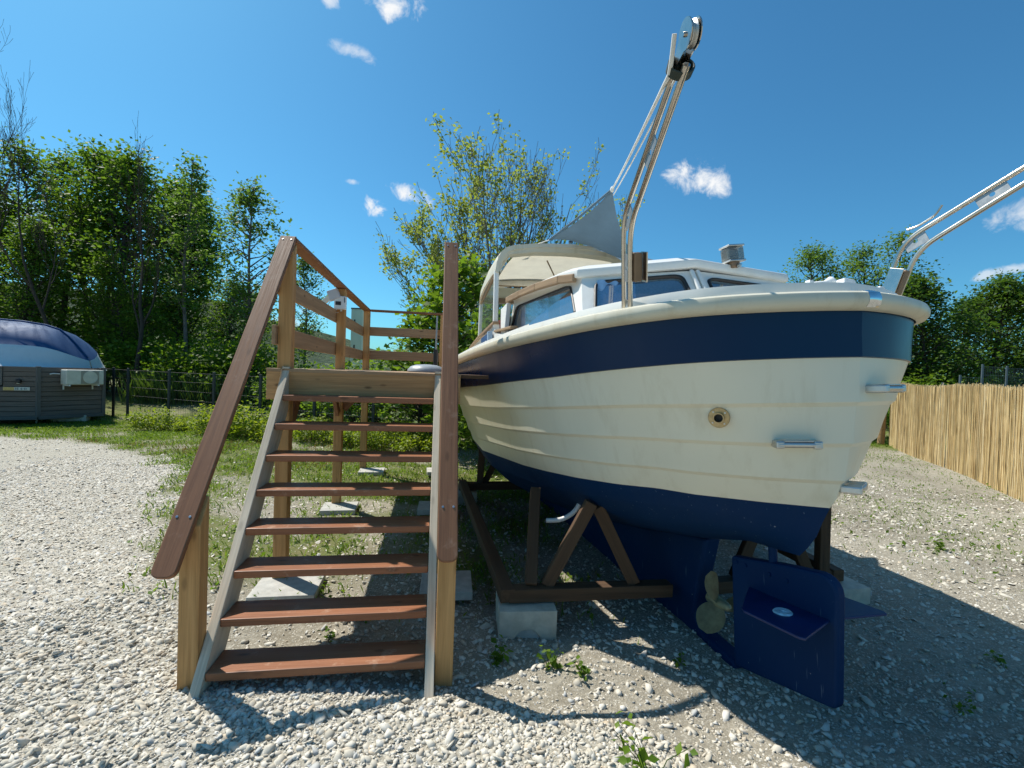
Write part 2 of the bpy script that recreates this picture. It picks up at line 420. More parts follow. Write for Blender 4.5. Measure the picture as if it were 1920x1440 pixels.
# ------------------------------------------------------------------ ground
rng = np.random.default_rng(7)
def vnoise(x, y, s, seed):
    """smooth value noise"""
    g = np.random.default_rng(seed).random((64, 64)); x = np.asarray(x) * s + 31.7; y = np.asarray(y) * s + 17.3
    xi = np.floor(x).astype(int); yi = np.floor(y).astype(int); fx = x - xi; fy = y - yi
    fx = fx * fx * (3 - 2 * fx); fy = fy * fy * (3 - 2 * fy)
    a = g[xi % 64, yi % 64]; b = g[(xi + 1) % 64, yi % 64]; c = g[xi % 64, (yi + 1) % 64]; d = g[(xi + 1) % 64, (yi + 1) % 64]
    return (a * (1 - fx) + b * fx) * (1 - fy) + (c * (1 - fx) + d * fx) * fy
def sstep(a, b, x):
    t = np.clip((x - a) / (b - a), 0, 1); return t * t * (3 - 2 * t)
def ground_z(x, y):
    x = np.asarray(x, float); y = np.asarray(y, float)
    z = .020 * (vnoise(x, y, .9, 1) - .5) + .014 * (vnoise(x, y, 2.7, 2) - .5)
    keel = np.abs((x - 1.3) * .968 + (y - 2.6) * .241)                         # distance from the boat's centre line
    z -= .09 * sstep(2.4, .5, keel) * sstep(1.7, 2.4, y) * sstep(10, 8, y)
    z -= .05 * sstep(.2, 1.4, x) * sstep(3.0, 2.2, y)
    z += .05 * sstep(2.5, 2.0, y) * sstep(1.2, .2, x) * sstep(-2.2, -1.2, x)   # gravel heaped at the foot of the steps
    z -= .22 * sstep(8.5, 12.5, y) * sstep(-4, -9, x)
    z += .35 * sstep(14, 19, y) * sstep(4, 0, x)
    return z
GP = np.array([(-60, 9.6), (-10, 9.4), (-7.7, 9.1), (-6.0, 8.0), (-4.75, 6.8), (-3.9, 5.4), (-3.3, 4.4), (-2.75, 3.3), (-2.1, 2.64), (-1.5, 2.30), (-.3, 2.44), (.1, 2.36), (.35, 2.22), (.62, 1.9), (.95, 1.4), (1.1, -3), (-60, -3)])
def inpoly(x, y, P):
    c = np.zeros(x.shape, bool); n = len(P); j = n - 1
    for i in range(n):
        xi, yi = P[i]; xj, yj = P[j]
        c ^= ((yi > y) != (yj > y)) & (x < (xj - xi) * (y - yi) / (yj - yi + 1e-12) + xi); j = i
    return c
def polydist(x, y, P):
    d = np.full(x.shape, 1e9); n = len(P)
    for i in range(n):
        a = P[i]; b = P[(i + 1) % n]; ab = b - a; t = np.clip(((x - a[0]) * ab[0] + (y - a[1]) * ab[1]) / (ab @ ab), 0, 1)
        d = np.minimum(d, np.hypot(x - a[0] - t * ab[0], y - a[1] - t * ab[1]))
    return d
def gravel_w(x, y):
    d = polydist(x, y, GP) * np.where(inpoly(x, y, GP), 1, -1)
    return sstep(-.28, .28, d + .55 * (vnoise(x, y, 1.6, 5) - .5) + .25 * (vnoise(x, y, 5., 6) - .5))
def grass_w(x, y):
    """how grown-over the soil is"""
    g = sstep(.32, .72, vnoise(x, y, .75, 8) * .6 + vnoise(x, y, 2.3, 9) * .5)
    zone = sstep(4.2, 6.5, y + .55 * np.minimum(x + 1.0, 0) * -1 * .4) * sstep(3.5, -.5, x)      # lawn behind and under the platform
    zone = np.maximum(zone, .62 * sstep(2.8, 4.0, y) * sstep(1.2, .0, x))
    zone = np.maximum(zone, sstep(7.5, 9.5, y) * sstep(9.5, 3, x) * .9)
    zone = np.maximum(zone, .22 * sstep(2.6, 4.5, x) * sstep(2.5, 4.5, y))                # scattered weeds right of the boat
    zone = np.maximum(zone, sstep(10.5, 13, y))
    zone *= 1 - gravel_w(x, y)
    return np.clip(zone * (.35 + .9 * g), 0, 1)
def axis(fine0, fine1, step, far0, far1):
    a = list(np.arange(fine0, fine1, step)); s = step
    x = a[-1]
    while x < far1: s *= 1.13; x += s; a.append(x)
    x = a[0]; s = step; lo = []
    while x > far0: s *= 1.13; x -= s; lo.append(x)
    return np.array(lo[::-1] + a)
gx = axis(-5.5, 4.5, .05, -900, 900); gy = axis(1.0, 7.5, .05, -300, 1500)
X, Y = np.meshgrid(gx, gy, indexing='ij'); Z = ground_z(X, Y)
nx, ny = X.shape; idx = np.arange(nx * ny).reshape(nx, ny)
F = np.stack([idx[:-1, :-1], idx[1:, :-1], idx[1:, 1:], idx[:-1, 1:]], -1).reshape(-1, 4)
me = mesh_np('ground', np.stack([X, Y, Z], -1).reshape(-1, 3), F, {'gravel': gravel_w(X, Y).ravel(), 'grass': grass_w(X, Y).ravel()}, smooth=True)
mt, nt, bs = new_mat('ground'); t = NT(nt)
tc = t.n('ShaderNodeTexCoord'); v = tc.outputs['Object']
ag = t.n('ShaderNodeAttribute', attribute_name='gravel'); ar = t.n('ShaderNodeAttribute', attribute_name='grass')
n1 = t.noise(v, 3.2, 8, .65); n2 = t.noise(v, 38, 6, .7); n3 = t.noise(v, .8, 5, .6)
vo = t.n('ShaderNodeTexVoronoi'); vo.inputs['Scale'].default_value = 52; t.l(v, vo.inputs['Vector'])
vo2 = t.n('ShaderNodeTexVoronoi'); vo2.inputs['Scale'].default_value = 120; t.l(v, vo2.inputs['Vector'])
soil = t.mix(t.mr(n1, .3, .7), (.245, .22, .168), (.41, .375, .30))
soil = t.mix(t.mr(n3, .42, .62, 0, .75), soil, (.165, .142, .105))
soil = t.mix(t.mr(t.noise(v, 9, 6, .7), .48, .66, 0, .6), soil, (.47, .435, .35))
soil = t.mix(t.mr(n2, .55, .75, 0, .8), soil, (.50, .47, .39))
peb = t.mix(t.mr(vo.outputs['Color'], .2, .9), (.36, .335, .27), (.62, .59, .51))
soil = t.mix(t.mr(vo2.outputs['Color'], .62, .8, 0, .8), soil, peb)
vd = t.n('ShaderNodeTexVoronoi', feature='DISTANCE_TO_EDGE'); vd.inputs['Scale'].default_value = 52; t.l(v, vd.inputs['Vector'])
grav = t.mix(t.mr(vd.outputs['Distance'], .02, .12), (.34, .315, .255), peb)
grav = t.mix(t.mr(n3, .35, .7, 0, .35), grav, (.50, .46, .37))
c = t.mix(ag.outputs['Fac'], soil, grav)
gr = t.mix(t.mr(n2, .35, .65), (.075, .125, .02), (.19, .20, .06))
gr = t.mix(t.mr(n1, .45, .7, 0, .7), gr, (.20, .155, .085))
c = t.mix(t.mr(t.math('MULTIPLY', ar.outputs['Fac'], t.mr(n2, .2, .6, .55, 1.25)), .25, .75), c, gr)
c = t.mix(t.mr(n3, .3, .7, 0, .12), c, (.30, .27, .2)); t.l(c, bs.inputs['Base Color']); bs.inputs['Roughness'].default_value = .95; bs.inputs['Specular IOR Level'].default_value = .15
n4 = t.noise(v, 130, 5, .65)
h = t.math('ADD', t.math('MULTIPLY', vo2.outputs['Color'], .35), t.math('ADD', t.math('MULTIPLY', n2, 1.0), t.math('MULTIPLY', n4, .5)))
t.bump(t.math('ADD', h, t.math('MULTIPLY', t.noise(v, 9, 5, .6), 1.4)), .7, .020, bs)
g = link('ground', me, None, mt); g['kind'] = 'structure'

# gravel stones: small faceted chips, denser and larger near the steps
ICO = bmesh.new(); bmesh.ops.create_icosphere(ICO, subdivisions=1, radius=1); ICO.verts.ensure_lookup_table()
ICOV = np.array([v.co for v in ICO.verts]); ICOF = np.array([[v.index for v in f.verts] for f in ICO.faces]); ICO.free()
octv = np.array([(1, 0, -.3), (.35, .95, -.2), (-.8, .6, -.3), (-.8, -.6, -.2), (.35, -.95, -.3), (.25, .1, .85), (-.35, -.15, .8)]); octv /= 1.05
octf = np.array([(0, 1, 5), (1, 2, 6), (1, 6, 5), (2, 3, 6), (3, 4, 6), (4, 5, 6), (4, 0, 5)])
def stones(x, y, size, rs, sink=.35, cheap=False):
    icov, icof = (octv, octf) if cheap else (ICOV, ICOF)
    n = len(x); nv = len(icov)
    P = icov[None] * (1 + .42 * (rs.random((n, nv, 1)) - .5) * 2) + .13 * rs.normal(size=(n, nv, 3))
    sc3 = np.stack([rs.uniform(.8, 1.35, n), rs.uniform(.6, 1.0, n), rs.uniform(.30, .70, n)], -1)
    P = P * sc3[:, None] * size[:, None, None] * .5
    a = rs.uniform(0, 2 * math.pi, n); tl = rs.normal(0, .35, (n, 2))
    ca, sa = np.cos(a)[:, None], np.sin(a)[:, None]
    px_, py_, pz_ = P[..., 0], P[..., 1], P[..., 2]
    pz_ = pz_ + px_ * tl[:, :1] + py_ * tl[:, 1:]
    X_ = px_ * ca - py_ * sa + x[:, None]; Y_ = px_ * sa + py_ * ca + y[:, None]
    Z_ = pz_ + (ground_z(x, y) + size * sc3[:, 2] * (.5 - sink))[:, None]
    V = np.stack([X_, Y_, Z_], -1).reshape(-1, 3); Fx = (icof[None] + (np.arange(n) * nv)[:, None, None]).reshape(-1, 3)
    tint = np.repeat(rs.random(n), nv)
    return V, Fx, tint
def scatter(n, rs, far, p=1.0):
    """points round the camera's stand, thinning with distance"""
    u = rs.random(n); r = 1.25 + (far - 1.25) * u ** p; a = rs.uniform(R(-52), R(52), n)
    return r * np.sin(a), r * np.cos(a)
rs = np.random.default_rng(11)
px_, py_ = scatter(120000, rs, 13, 1.1); w = gravel_w(px_, py_)
k = rs.random(len(px_)) < w * np.where(py_ < 4, 1., .75)
gx1, gy1 = px_[k], py_[k]
s1 = np.exp(rs.normal(math.log(.0112), .54, len(gx1))) * (1 + .05 * np.hypot(gx1, gy1)); s1 = np.clip(s1, .006, .050)
px_, py_ = scatter(110000, rs, 10, 1.25); w = gravel_w(px_, py_)
k = rs.random(len(px_)) < (1 - w) * (1 - .75 * grass_w(px_, py_)) * np.where(px_ > 1.0, .75, .6)
gx2, gy2 = px_[k], py_[k]
s2 = np.clip(np.exp(rs.normal(math.log(.0098), .62, len(gx2))) * (1 + .06 * np.hypot(gx2, gy2)), .006, .05)
ux_, uy_ = rs.uniform(-3.6, 1.2, 46000), rs.uniform(1.7, 3.7, 46000); k = rs.random(46000) < gravel_w(ux_, uy_); gx3, gy3 = ux_[k], uy_[k]
s3 = np.clip(np.exp(rs.normal(math.log(.0145), .50, len(gx3))), .007, .05)
ux_, uy_ = rs.uniform(-7, -1.6, 60000), rs.uniform(3.5, 7.5, 60000); k = rs.random(60000) < gravel_w(ux_, uy_); gx4, gy4 = ux_[k], uy_[k]
s4 = np.clip(np.exp(rs.normal(math.log(.019), .40, len(gx4))), .009, .05)
gx1 = np.concatenate([gx1, gx3, gx4]); gy1 = np.concatenate([gy1, gy3, gy4]); s1 = np.concatenate([s1, s3, s4])
gxa, gya, sa_ = np.concatenate([gx1, gx2]), np.concatenate([gy1, gy2]), np.concatenate([s1, s2])
bigk = (sa_ > .016) & (np.hypot(gxa, gya) < 4)
V, Fx, tint = stones(gxa[bigk], gya[bigk], sa_[bigk], rs); V2, Fx2, tint2 = stones(gxa[~bigk], gya[~bigk], sa_[~bigk], rs, .3, True)
Fx = np.concatenate([Fx, Fx2 + len(V)]); V = np.concatenate([V, V2]); tint = np.concatenate([tint, tint2])
me = mesh_np('gravel', V, Fx, {'tint': tint})
mt, nt, bs = new_mat('limestone_chips'); t = NT(nt)
at = t.n('ShaderNodeAttribute', attribute_name='tint')
c = t.ramp(at.outputs['Fac'], [(0, (.42, .385, .315)), (.18, (.52, .485, .405)), (.5, (.61, .575, .495)), (.80, (.68, .65, .575)), (.88, (.52, .43, .31)), (.94, (.42, .44, .44)), (1, (.74, .715, .65))])
f = t.noise(t.n('ShaderNodeTexCoord').outputs['Object'], 120, 4, .6)
c = t.mix(t.mr(f, .4, .8, 0, .5), c, (.40, .36, .28)); t.l(c, bs.inputs['Base Color']); bs.inputs['Roughness'].default_value = .92; bs.inputs['Specular IOR Level'].default_value = .2
g = link('gravel', me, None, mt); props(g, 'pale limestone gravel spread round the foot of the steps', 'gravel', None, 'stuff')

# a few larger rocks
ROCKS = [(-1.93, 2.72, .075, 'flat pale stone left of the front left stair post'), (-2.35, 2.85, .08, 'cream slab of stone lying left on the gravel drive'),
         (.05, 2.72, .14, 'rounded tan rock in front of the concrete block under the boat'), (-.02, 2.48, .10, 'rounded grey rock nearest to the right stair post'),
         (-.11, 3.02, .13, 'grey rock in the shade left of the concrete block'), (.02, 2.25, .07, 'buff stone at the edge of the gravel heap'),
         (-.62, 2.05, .06, 'pale chunk of stone in front of the lowest step'), (-1.36, 1.98, .075, 'pale angular stone at the foot of the left stringer'),
         (-.95, 1.72, .06, 'pale flat stone on the gravel in front of the steps'), (2.15, 1.95, .10, 'grey stone in the boat shadow right of the rudder'),
         (1.35, 1.72, .09, 'grey stone in the shade in front of the rudder'), (3.05, 3.4, .07, 'white stone on the sunny ground right of the rudder fin')]
for x, y, s, lab in ROCKS:
    V, Fx, _ = stones(np.array([0.]), np.array([0.]), np.array([s]), rs, .3)
    bm = bmesh.new(); vs = [bm.verts.new(p) for p in V]; [bm.faces.new([vs[i] for i in f]) for f in Fx]
    bmesh.ops.subdivide_edges(bm, edges=bm.edges[:], cuts=1, use_grid_fill=True, fractal=.12, seed=int(abs(x) * 100))
    me = bm_mesh(bm, 'rock'); zz = float(ground_z(x, y)) - float(ground_z(0, 0))
    o = link('rock', me, None, M_stone); o.location = (x, y, zz); o.scale = (1.1, 1.1, .62); props(o, lab, 'rock', 'rocks on the gravel')

# hill on the horizon
def hill_h(x, y):
    ridge = np.interp(x, [-420, -200, -130, -95, -75, -55, -35, -10, 60, 200, 420], [26, 32, 28, 19.5, 14.5, 11, 9, 5, 4, 6, 4])
    return ridge * np.exp(-((y - 210) / 55.) ** 2) * (1 + .16 * (vnoise(x, y, .09, 21) - .5) + .22 * (vnoise(x, y, .3, 22) - .5))
hx = np.linspace(-420, 420, 240); hy = np.linspace(110, 330, 60); X, Y = np.meshgrid(hx, hy, indexing='ij'); Z = hill_h(X, Y) - 1.5
nx, ny = X.shape; idx = np.arange(nx * ny).reshape(nx, ny); F = np.stack([idx[:-1, :-1], idx[1:, :-1], idx[1:, 1:], idx[:-1, 1:]], -1).reshape(-1, 4)
mt, nt, bs = new_mat('wooded_hill'); t = NT(nt); v = t.n('ShaderNodeTexCoord').outputs['Object']
f = t.noise(v, .35, 6, .7); c = t.mix(t.mr(f, .35, .65), (.022, .045, .018), (.075, .115, .045)); t.l(c, bs.inputs['Base Color']); bs.inputs['Roughness'].default_value = 1
t.bump(t.noise(v, .5, 6, .7), 1., 2.5, bs)
g = link('hills', mesh_np('hills', np.stack([X, Y, Z], -1).reshape(-1, 3), F, smooth=True), None, mt); g['kind'] = 'structure'

# ------------------------------------------------------------------ wooden platform with steps
YAW = 0.15784
SO = Vector((-1.369, 2.184, 0)); WID = .9876
plat = thing('wooden_platform', 'wooden boarding platform with open red treads, posts and handrails beside the boat', 'platform', SO, YAW)
def PW(x, y, z): # platform to world
    return Vector((SO.x + x * math.cos(YAW) - y * math.sin(YAW), SO.y + x * math.sin(YAW) + y * math.cos(YAW), z))
RISE, RUN, TH = .1767, .1479, .039
for i in range(8):
    o = board('tread', (0.001, RUN * i + .098, .080 + RISE * i + TH / 2), (.999, RUN * i + .098, .080 + RISE * i + TH / 2), .198, TH, M_tread, plat, bev=.005)
DECK = 1.533
def stringer(x0):
    sl = RISE / RUN
    f0 = -.030; d = .235                                         # front edge ahead of the noses, depth measured along y
    z_at = lambda y, off: .080 + (y - off) * sl
    zt, zb = DECK + .012, -.03
    yf_b, yf_t = f0 + (zb - .08) / sl, f0 + (zt - .08) / sl
    yb_b = f0 + d + (zb - .08) / sl
    back = 1.178
    poly = [(x0, yf_b, zb), (x0, yf_t, zt), (x0, back, zt), (x0, back, .08 + (back - f0 - d) * sl), (x0, yb_b, zb)]
    o = prism('stringer', poly, (1, 0, 0), 0, .045, M_grey_wood, plat, .003)
    return reframe(o, (0, RUN, RISE), (1, 0, 0))
stringer(-.046); stringer(1.001)
def post(x, y, z0, z1, s=.09, mat=M_post):
    return board('post', (x, y, z0), (x, y, z1), s, s, mat, plat, up=(0, 1, 0), bev=.006)
def cut_post(x, y, z0, zf, zb, h=.045):
    o = prism('post', [(x - h, y - h, z0), (x - h, y + h, z0), (x - h, y + h, zb), (x - h, y - h, zf)], (1, 0, 0), 0, 2 * h, M_post, plat, .006)
    return reframe(o, (0, 0, 1), (1, 0, 0))
cut_post(-.094, .085, -.08, .795, .915); cut_post(1.094, .06, -.08, .735, .87)
# sloping handrails
def rail_board(name, p0, p1, w, th, mat, rounded=0.0):
    p0 = Vector(p0); p1 = Vector(p1); L = (p1 - p0).length; hw = w / 2
    if rounded:
        pts = []
        for cxx, a0 in ((rounded, math.pi), (rounded, math.pi / 2)):
            pass
        r_ = rounded; pts = [(L, -hw), (L, hw)]
        for k_ in range(6): a = math.pi / 2 + k_ / 5 * math.pi / 2; pts.append((r_ + r_ * math.cos(a), hw - r_ + r_ * math.sin(a)))
        for k_ in range(6): a = math.pi + k_ / 5 * math.pi / 2; pts.append((r_ + r_ * math.cos(a), -hw + r_ + r_ * math.sin(a)))
        pts = [(x - L / 2, y, 0) for x, y in pts]
        bm = bmesh.new(); a_ = [bm.verts.new((x, y, -th / 2)) for x, y, z in pts]; b_ = [bm.verts.new((x, y, th / 2)) for x, y, z in pts]
        bm.faces.new(a_[::-1]); bm.faces.new(b_)
        for i in range(len(pts)): bm.faces.new((a_[i], a_[(i + 1) % len(pts)], b_[(i + 1) % len(pts)], b_[i]))
        bmesh.ops.recalc_face_normals(bm, faces=bm.faces)
        ed = [e for e in bm.edges if abs(e.verts[0].co.z - e.verts[1].co.z) < 1e-6]
        bmesh.ops.bevel(bm, geom=ed, offset=.005, segments=2, profile=.5, affect='EDGES')
        me = bm_mesh(bm, name)
        return link(name, me, plat, mat, basis(p1 - p0, (0, 0, 1), (p0 + p1) / 2))
    return board(name, p0, p1, w, th, mat, plat, bev=.005)
def screws(railo, L, w):
    for xx in (-L / 2 + .27, L / 2 - .04):
        for yy in (-w * .27, w * .27):
            lathe('screw', [(.0005, .0145), (.006, .0150), (.006, .0166), (.002, .0172)], M_zinc, railo, 10, Matrix.Translation((xx, yy, 0)))
hl = rail_board('handrail', (-.128, -.115, .615), (-.050, 1.268, 2.463), .105, .029, M_stain, .035)
hr = rail_board('handrail', (1.092, -.050, .628), (1.092, 1.195, 2.487), .100, .029, M_stain, .035)
screws(hl, 2.31, .105); screws(hr, 2.24, .10)
# tall posts
PX = (-.045, 1.098)
PYS = (1.247, 3.20, 5.17)
for px2 in PX:
    for k, yy in enumerate(PYS):
        if px2 > 1 and k == 1: continue
        if k == 0: cut_post(px2, yy, .045, 2.352 if px2 < 0 else 2.375, 2.425)
        else: post(px2, yy, .045, 2.42, .09)
post(PX[1], 3.20, .045, DECK - .05, .09)
# flat top rails
board('top_rail', (-.045, 1.262, 2.446), (-.045, 3.21, 2.436), .105, .028, M_stain, plat)
board('top_rail', (-.045, 3.214, 2.436), (-.045, 5.20, 2.434), .105, .028, M_stain, plat)
board('top_rail', (.01, 5.17, 2.434), (1.15, 5.17, 2.432), .105, .028, M_stain, plat)
# guard boards on the outer face of the posts
for zc in (1.765, 2.125):
    board('guard_board', (-.104, 1.16, zc), (-.104, 5.215, zc - .01), .135, .026, M_guard, plat, up=(1, 0, 0))
    board('guard_board', (-.09, 5.229, zc), (1.143, 5.229, zc), .135, .026, M_guard, plat, up=(0, 1, 0))
# deck: fascia, joists, boards
board('fascia_board', (-.15, 1.192, DECK - .115), (1.19, 1.192, DECK - .115), .205, .027, M_raw, plat, up=(0, 1, 0))
board('fascia_board', (-.15, 5.235, DECK - .115), (1.19, 5.235, DECK - .115), .205, .027, M_raw, plat, up=(0, 1, 0))
for xx in (-.137, .0, .53, 1.04, 1.177):
    board('joist', (xx, 1.208, DECK - .125), (xx, 5.22, DECK - .125), .18, .045 if 0 <= xx < 1.1 else .027, M_raw, plat, up=(1, 0, 0))
y = 1.174; nb = 0
while y < 5.2:
    board('deck_board', (-.152, y + .07, DECK - .0125), (1.192, y + .07, DECK - .0125), .138, .025, M_guard, plat); y += .1435; nb += 1
prism('infill_board', [(1.192, 1.215, DECK - .03), (1.40, 1.215, DECK - .03), (1.315, 1.80, DECK - .03), (1.192, 1.80, DECK - .03)], (0, 0, 1), 0, .028, M_cradle, plat, .003)
# knee braces under the deck
for yy, s_ in ((1.3, 1), (3.25, 1), (3.15, -1)):
    board('brace', (-.045, yy + s_ * .02, 1.05), (-.045, yy + s_ * .34, 1.40), .09, .04, M_stain, plat, up=(1, 0, 0))
board('brace', (.0, 3.2, 1.10), (.27, 3.2, 1.40), .09, .04, M_stain, plat, up=(0, 1, 0))
# electrical box, tilted floodlight and stub of conduit on the middle left post
jb = thing('junction_box', 'white junction box screwed near the top of the middle platform post', 'electrical box', PW(-.0, 3.149, 2.26), YAW)
block('housing', (-.045, -.028, .0), (.125, .05, .145), M_white, jb, bev=.012)
block('label_plate', (-.062, -.056, -.008), (.058, .004, .040), M_darkint, jb, bev=.001)
block('switch_slot', (.004, -.056, .03), (.010, .004, .055), M_fence_grey, jb, bev=.001)
lathe('cable_gland', [(.001, -.020), (.010, -.018), (.012, 0), (.001, .004)], M_ivory, jb, 10, Matrix.Translation((-.035, -.028, -.075)))
fl = thing('floodlight', 'small grey floodlight tilted on an ivory arm below the platform rail', 'lamp', PW(-.11, 3.149, 2.335), YAW)
mm = Matrix.Rotation(R(-22), 4, 'Y')
link('lamp_head', box_mesh(.12, .06, .115, .012), fl, plain('pale_grey_plastic', (.50, .50, .52), .4), mm @ Matrix.Translation((.0, -.03, .01)))
board('arm', (-.05, -.02, -.02), (-.205, -.02, -.165), .05, .035, M_ivory, fl, up=(0, 1, 0))
tube('cable', arc([(-.03, -.03, -.045), (-.07, -.03, -.12), (-.02, -.03, -.19), (.05, -.03, -.18)], .05), .004, M_ivory, fl, 6)
# paving slabs under the posts
SL = [(.05, 1.10, .42, .36, 'pale paving slab under the front left platform post'), (.02, 3.05, .36, .34, 'pale paving slab under the middle left platform post'),
      (.11, 5.0, .36, .34, 'pale paving slab under the back left platform post'), (1.13, 1.07, .36, .36, 'shaded paving slab under the front right platform post'),
      (1.05, 3.05, .38, .36, 'shaded paving slab under the middle right platform post'), (1.10, 5.02, .36, .34, 'paving slab under the back right platform post')]
for x, y, a, b, lab in SL:
    p = PW(x, y, 0); gz = float(ground_z(p.x, p.y))
    o = link('paving_slab', box_mesh(a, b, .06, .004), None, M_conc); o.location = (p.x, p.y, .018); o.rotation_euler = (0, 0, YAW + rng.uniform(-.06, .06))
    props(o, lab, 'paving slab', 'paving slabs under the platform posts')
# round tub and a sleeved pole on the deck
tb = thing('garden_tub', 'upturned grey rounded tub on the platform deck beside the boat', 'tub', PW(.905, 2.95, DECK), YAW)
lathe('shell', [(.20, 0), (.205, .012), (.20, .03), (.17, .062), (.11, .082), (.03, .088), (.001, .088)], plain('grey_plastic', (.30, .33, .36), .45), tb, 28)
pp = thing('sleeved_pole', 'thin pale pole in a black sleeve at the right edge of the deck', 'pole', PW(1.0, 3.3, DECK), YAW)
tube('sleeve', [(0, 0, 0), (0, 0, .27)], .028, M_black, pp, 14); tube('rod', [(0, 0, .27), (.004, 0, .66)], .010, plain('dull_pole', (.34, .35, .36), .4, .6), pp, 8)

# ------------------------------------------------------------------ boat
BS = Vector((1.479, 2.05, .323 + CAM_H)); BF = Vector((-.241, .968, -.061)); BR = Vector((.969, .244, .035)); BU = Vector((-.049, .051, .998))
BF.normalize(); BR = (BR - BF * BR.dot(BF)).normalized(); BU = BR.cross(BF).normalized()
KB = 1.95                                                        # keel bottom below the sheer
mb = Matrix.Identity(4)
bo = BS - BU * KB
for i in range(3): mb[i][0] = BR[i]; mb[i][1] = BF[i]; mb[i][2] = BU[i]; mb[i][3] = bo[i]
boat = thing('motor_boat', 'cream clinker style motor cruiser with navy band and bottom, propped up on land', 'boat', matrix=mb)
def B(s, t, u): return (t, s, u + KB)
def BWd(s, t, u): return mb @ Vector(B(s, t, u))
PS = np.array([0, .012, .029, .052, .080, .116, .163, .213, .285, .388, .555, .8, 1.04, 1.5, 2.07, 2.94, 3.7, 4.5, 5.3, 6.1, 6.8, 7.3, 7.5])
PB = np.array([0, .10, .19, .265, .335, .42, .52, .61, .685, .745, .855, .95, 1.01, 1.12, 1.20, 1.27, 1.295, 1.26, 1.13, .87, .5, .17, 0])
ln = np.concatenate([[0], np.cumsum(np.hypot(np.diff(PS), np.diff(PB)))])
def smooth_curve(nv=110):
    q = np.linspace(0, ln[-1], nv); q = ln[-1] * (np.linspace(0, 1, nv) ** 1.35)
    dense = np.linspace(0, ln[-1], 1500); s = np.interp(dense, ln, PS); b = np.interp(dense, ln, PB)
    def sm(a, wdt):
        for _ in range(3):
            p = np.concatenate([2 * a[0] - a[1:wdt + 1][::-1], a, 2 * a[-1] - a[-wdt - 1:-1][::-1]]); a = np.convolve(p, np.ones(2 * wdt + 1) / (2 * wdt + 1), 'valid')
        return a
    # keep the ends on the centre line while rounding the polyline
    s2, b2 = sm(s, 22), sm(b, 22); b2[0] = 0; s2 = s2 - s2[0]; b2[-1] = 0
    return np.interp(q, dense, s2), np.interp(q, dense, b2)
CS, CB = smooth_curve()
NV = len(CS); CS = CS * 7.5 / CS[-1]
def scen(u): return np.interp(-u, [0, .2, .44, .68, .815, .888, 1.056, 1.161, 1.245, 1.37], [0, .013, .046, .10, .15, .20, .28, .38, .81, 1.68])
def sbow(u): return np.interp(-u, [0, .25, .9, 1.2, 1.5], [7.5, 7.38, 6.95, 6.5, 5.6])
u_sheer = lambda s: .002 + .16 * np.clip((s - 3.6) / 3.9, 0, 1) ** 1.7
u_band = lambda s: np.interp(s, [0, .4, 1.2, 2.5, 4, 7.5], [-.197, -.207, -.228, -.238, -.225, -.12])
u_wl = lambda s: np.interp(s, [0, .6, 1.2, 2.2, 3.5, 5, 7.5], [-.878, -.852, -.866, -.90, -.895, -.885, -.82])
u_bot = lambda s: np.interp(s, [0, .38, .81, 1.68, 2.6, 4, 5.6, 7.5], [-1.15, -1.162, -1.245, -1.37, -1.47, -1.55, -1.50, -1.2])
SW_ = [0, .03, .06, .18, .42, .83, 1.2, 1.7, 2.2, 3.5, 5, 6.2, 7, 7.5]; BW_ = [0, .035, .07, .21, .44, .68, .80, .87, .905, 1.02, .90, .55, .2, 0]
K_WL = lambda s: np.interp(s, SW_, BW_) / np.maximum(np.interp(s, CS, CB), 1e-4)
def plan_normal():
    ds = np.gradient(CS); db = np.gradient(CB); n = np.hypot(ds, db)
    return np.stack([-db / n, ds / n])                            # (s, t) outward on the + side
PN = plan_normal(); PN[:, 0] = (-1, 0)
LEV = []
def level(f_u, f_k, off=0.0):
    """curve of one hull level on the + side: arrays s,t,u"""
    u = f_u(CS); um = float(np.mean(u[:6])); s0 = scen(u[0]); s1 = sbow(u[-1])
    s = s0 + CS / 7.5 * (s1 - s0); t = CB * f_k(CS)
    fade = np.clip(CB / .02, 0, 1)
    return np.stack([s + PN[0] * off, np.maximum(0, t + PN[1] * off * fade), u], -1)
LEDGE = .013
lv = []; lm = []
def add(l, mt_): lv.append(l); lm.append(mt_)
k_lin = lambda g: (lambda s: .955 + (K_WL(s) - .955) * g)
u_lin = lambda g: (lambda s: u_band(s) + (u_wl(s) - u_band(s)) * g)
add(level(u_sheer, lambda s: 1 + 0 * s), 0)
add(level(lambda s: u_sheer(s) * .5 + u_band(s) * .5, lambda s: .982 + 0 * s), 0)
add(level(lambda s: u_band(s), lambda s: .957 + 0 * s, .006), 0)
add(level(lambda s: u_band(s) - .003, lambda s: .955 + 0 * s, -.004), 1)
for g_ in (.29, .556, .805):
    add(level(u_lin(g_ - .13), k_lin(g_ - .13), .002), 1)
    add(level(u_lin(g_ - .006), k_lin(g_ - .006), LEDGE), 1)
    add(level(u_lin(g_ + .022), k_lin(g_ + .022), -.001), 1)
add(level(u_lin(.93), k_lin(.93), .004), 1)
add(level(u_wl, K_WL, .004), 2)
def low(g, kk): return level(lambda s: u_wl(s) + (u_bot(s) - u_wl(s)) * g, lambda s: K_WL(s) * kk)
add(low(.28, .90), 2); add(low(.30, .885), 2); add(low(.55, .72), 2); add(low(.8, .45), 2); add(low(1.0, .07), 2)
lv = np.array(lv); NL = len(lv)
verts = []; faces = []; fm = []
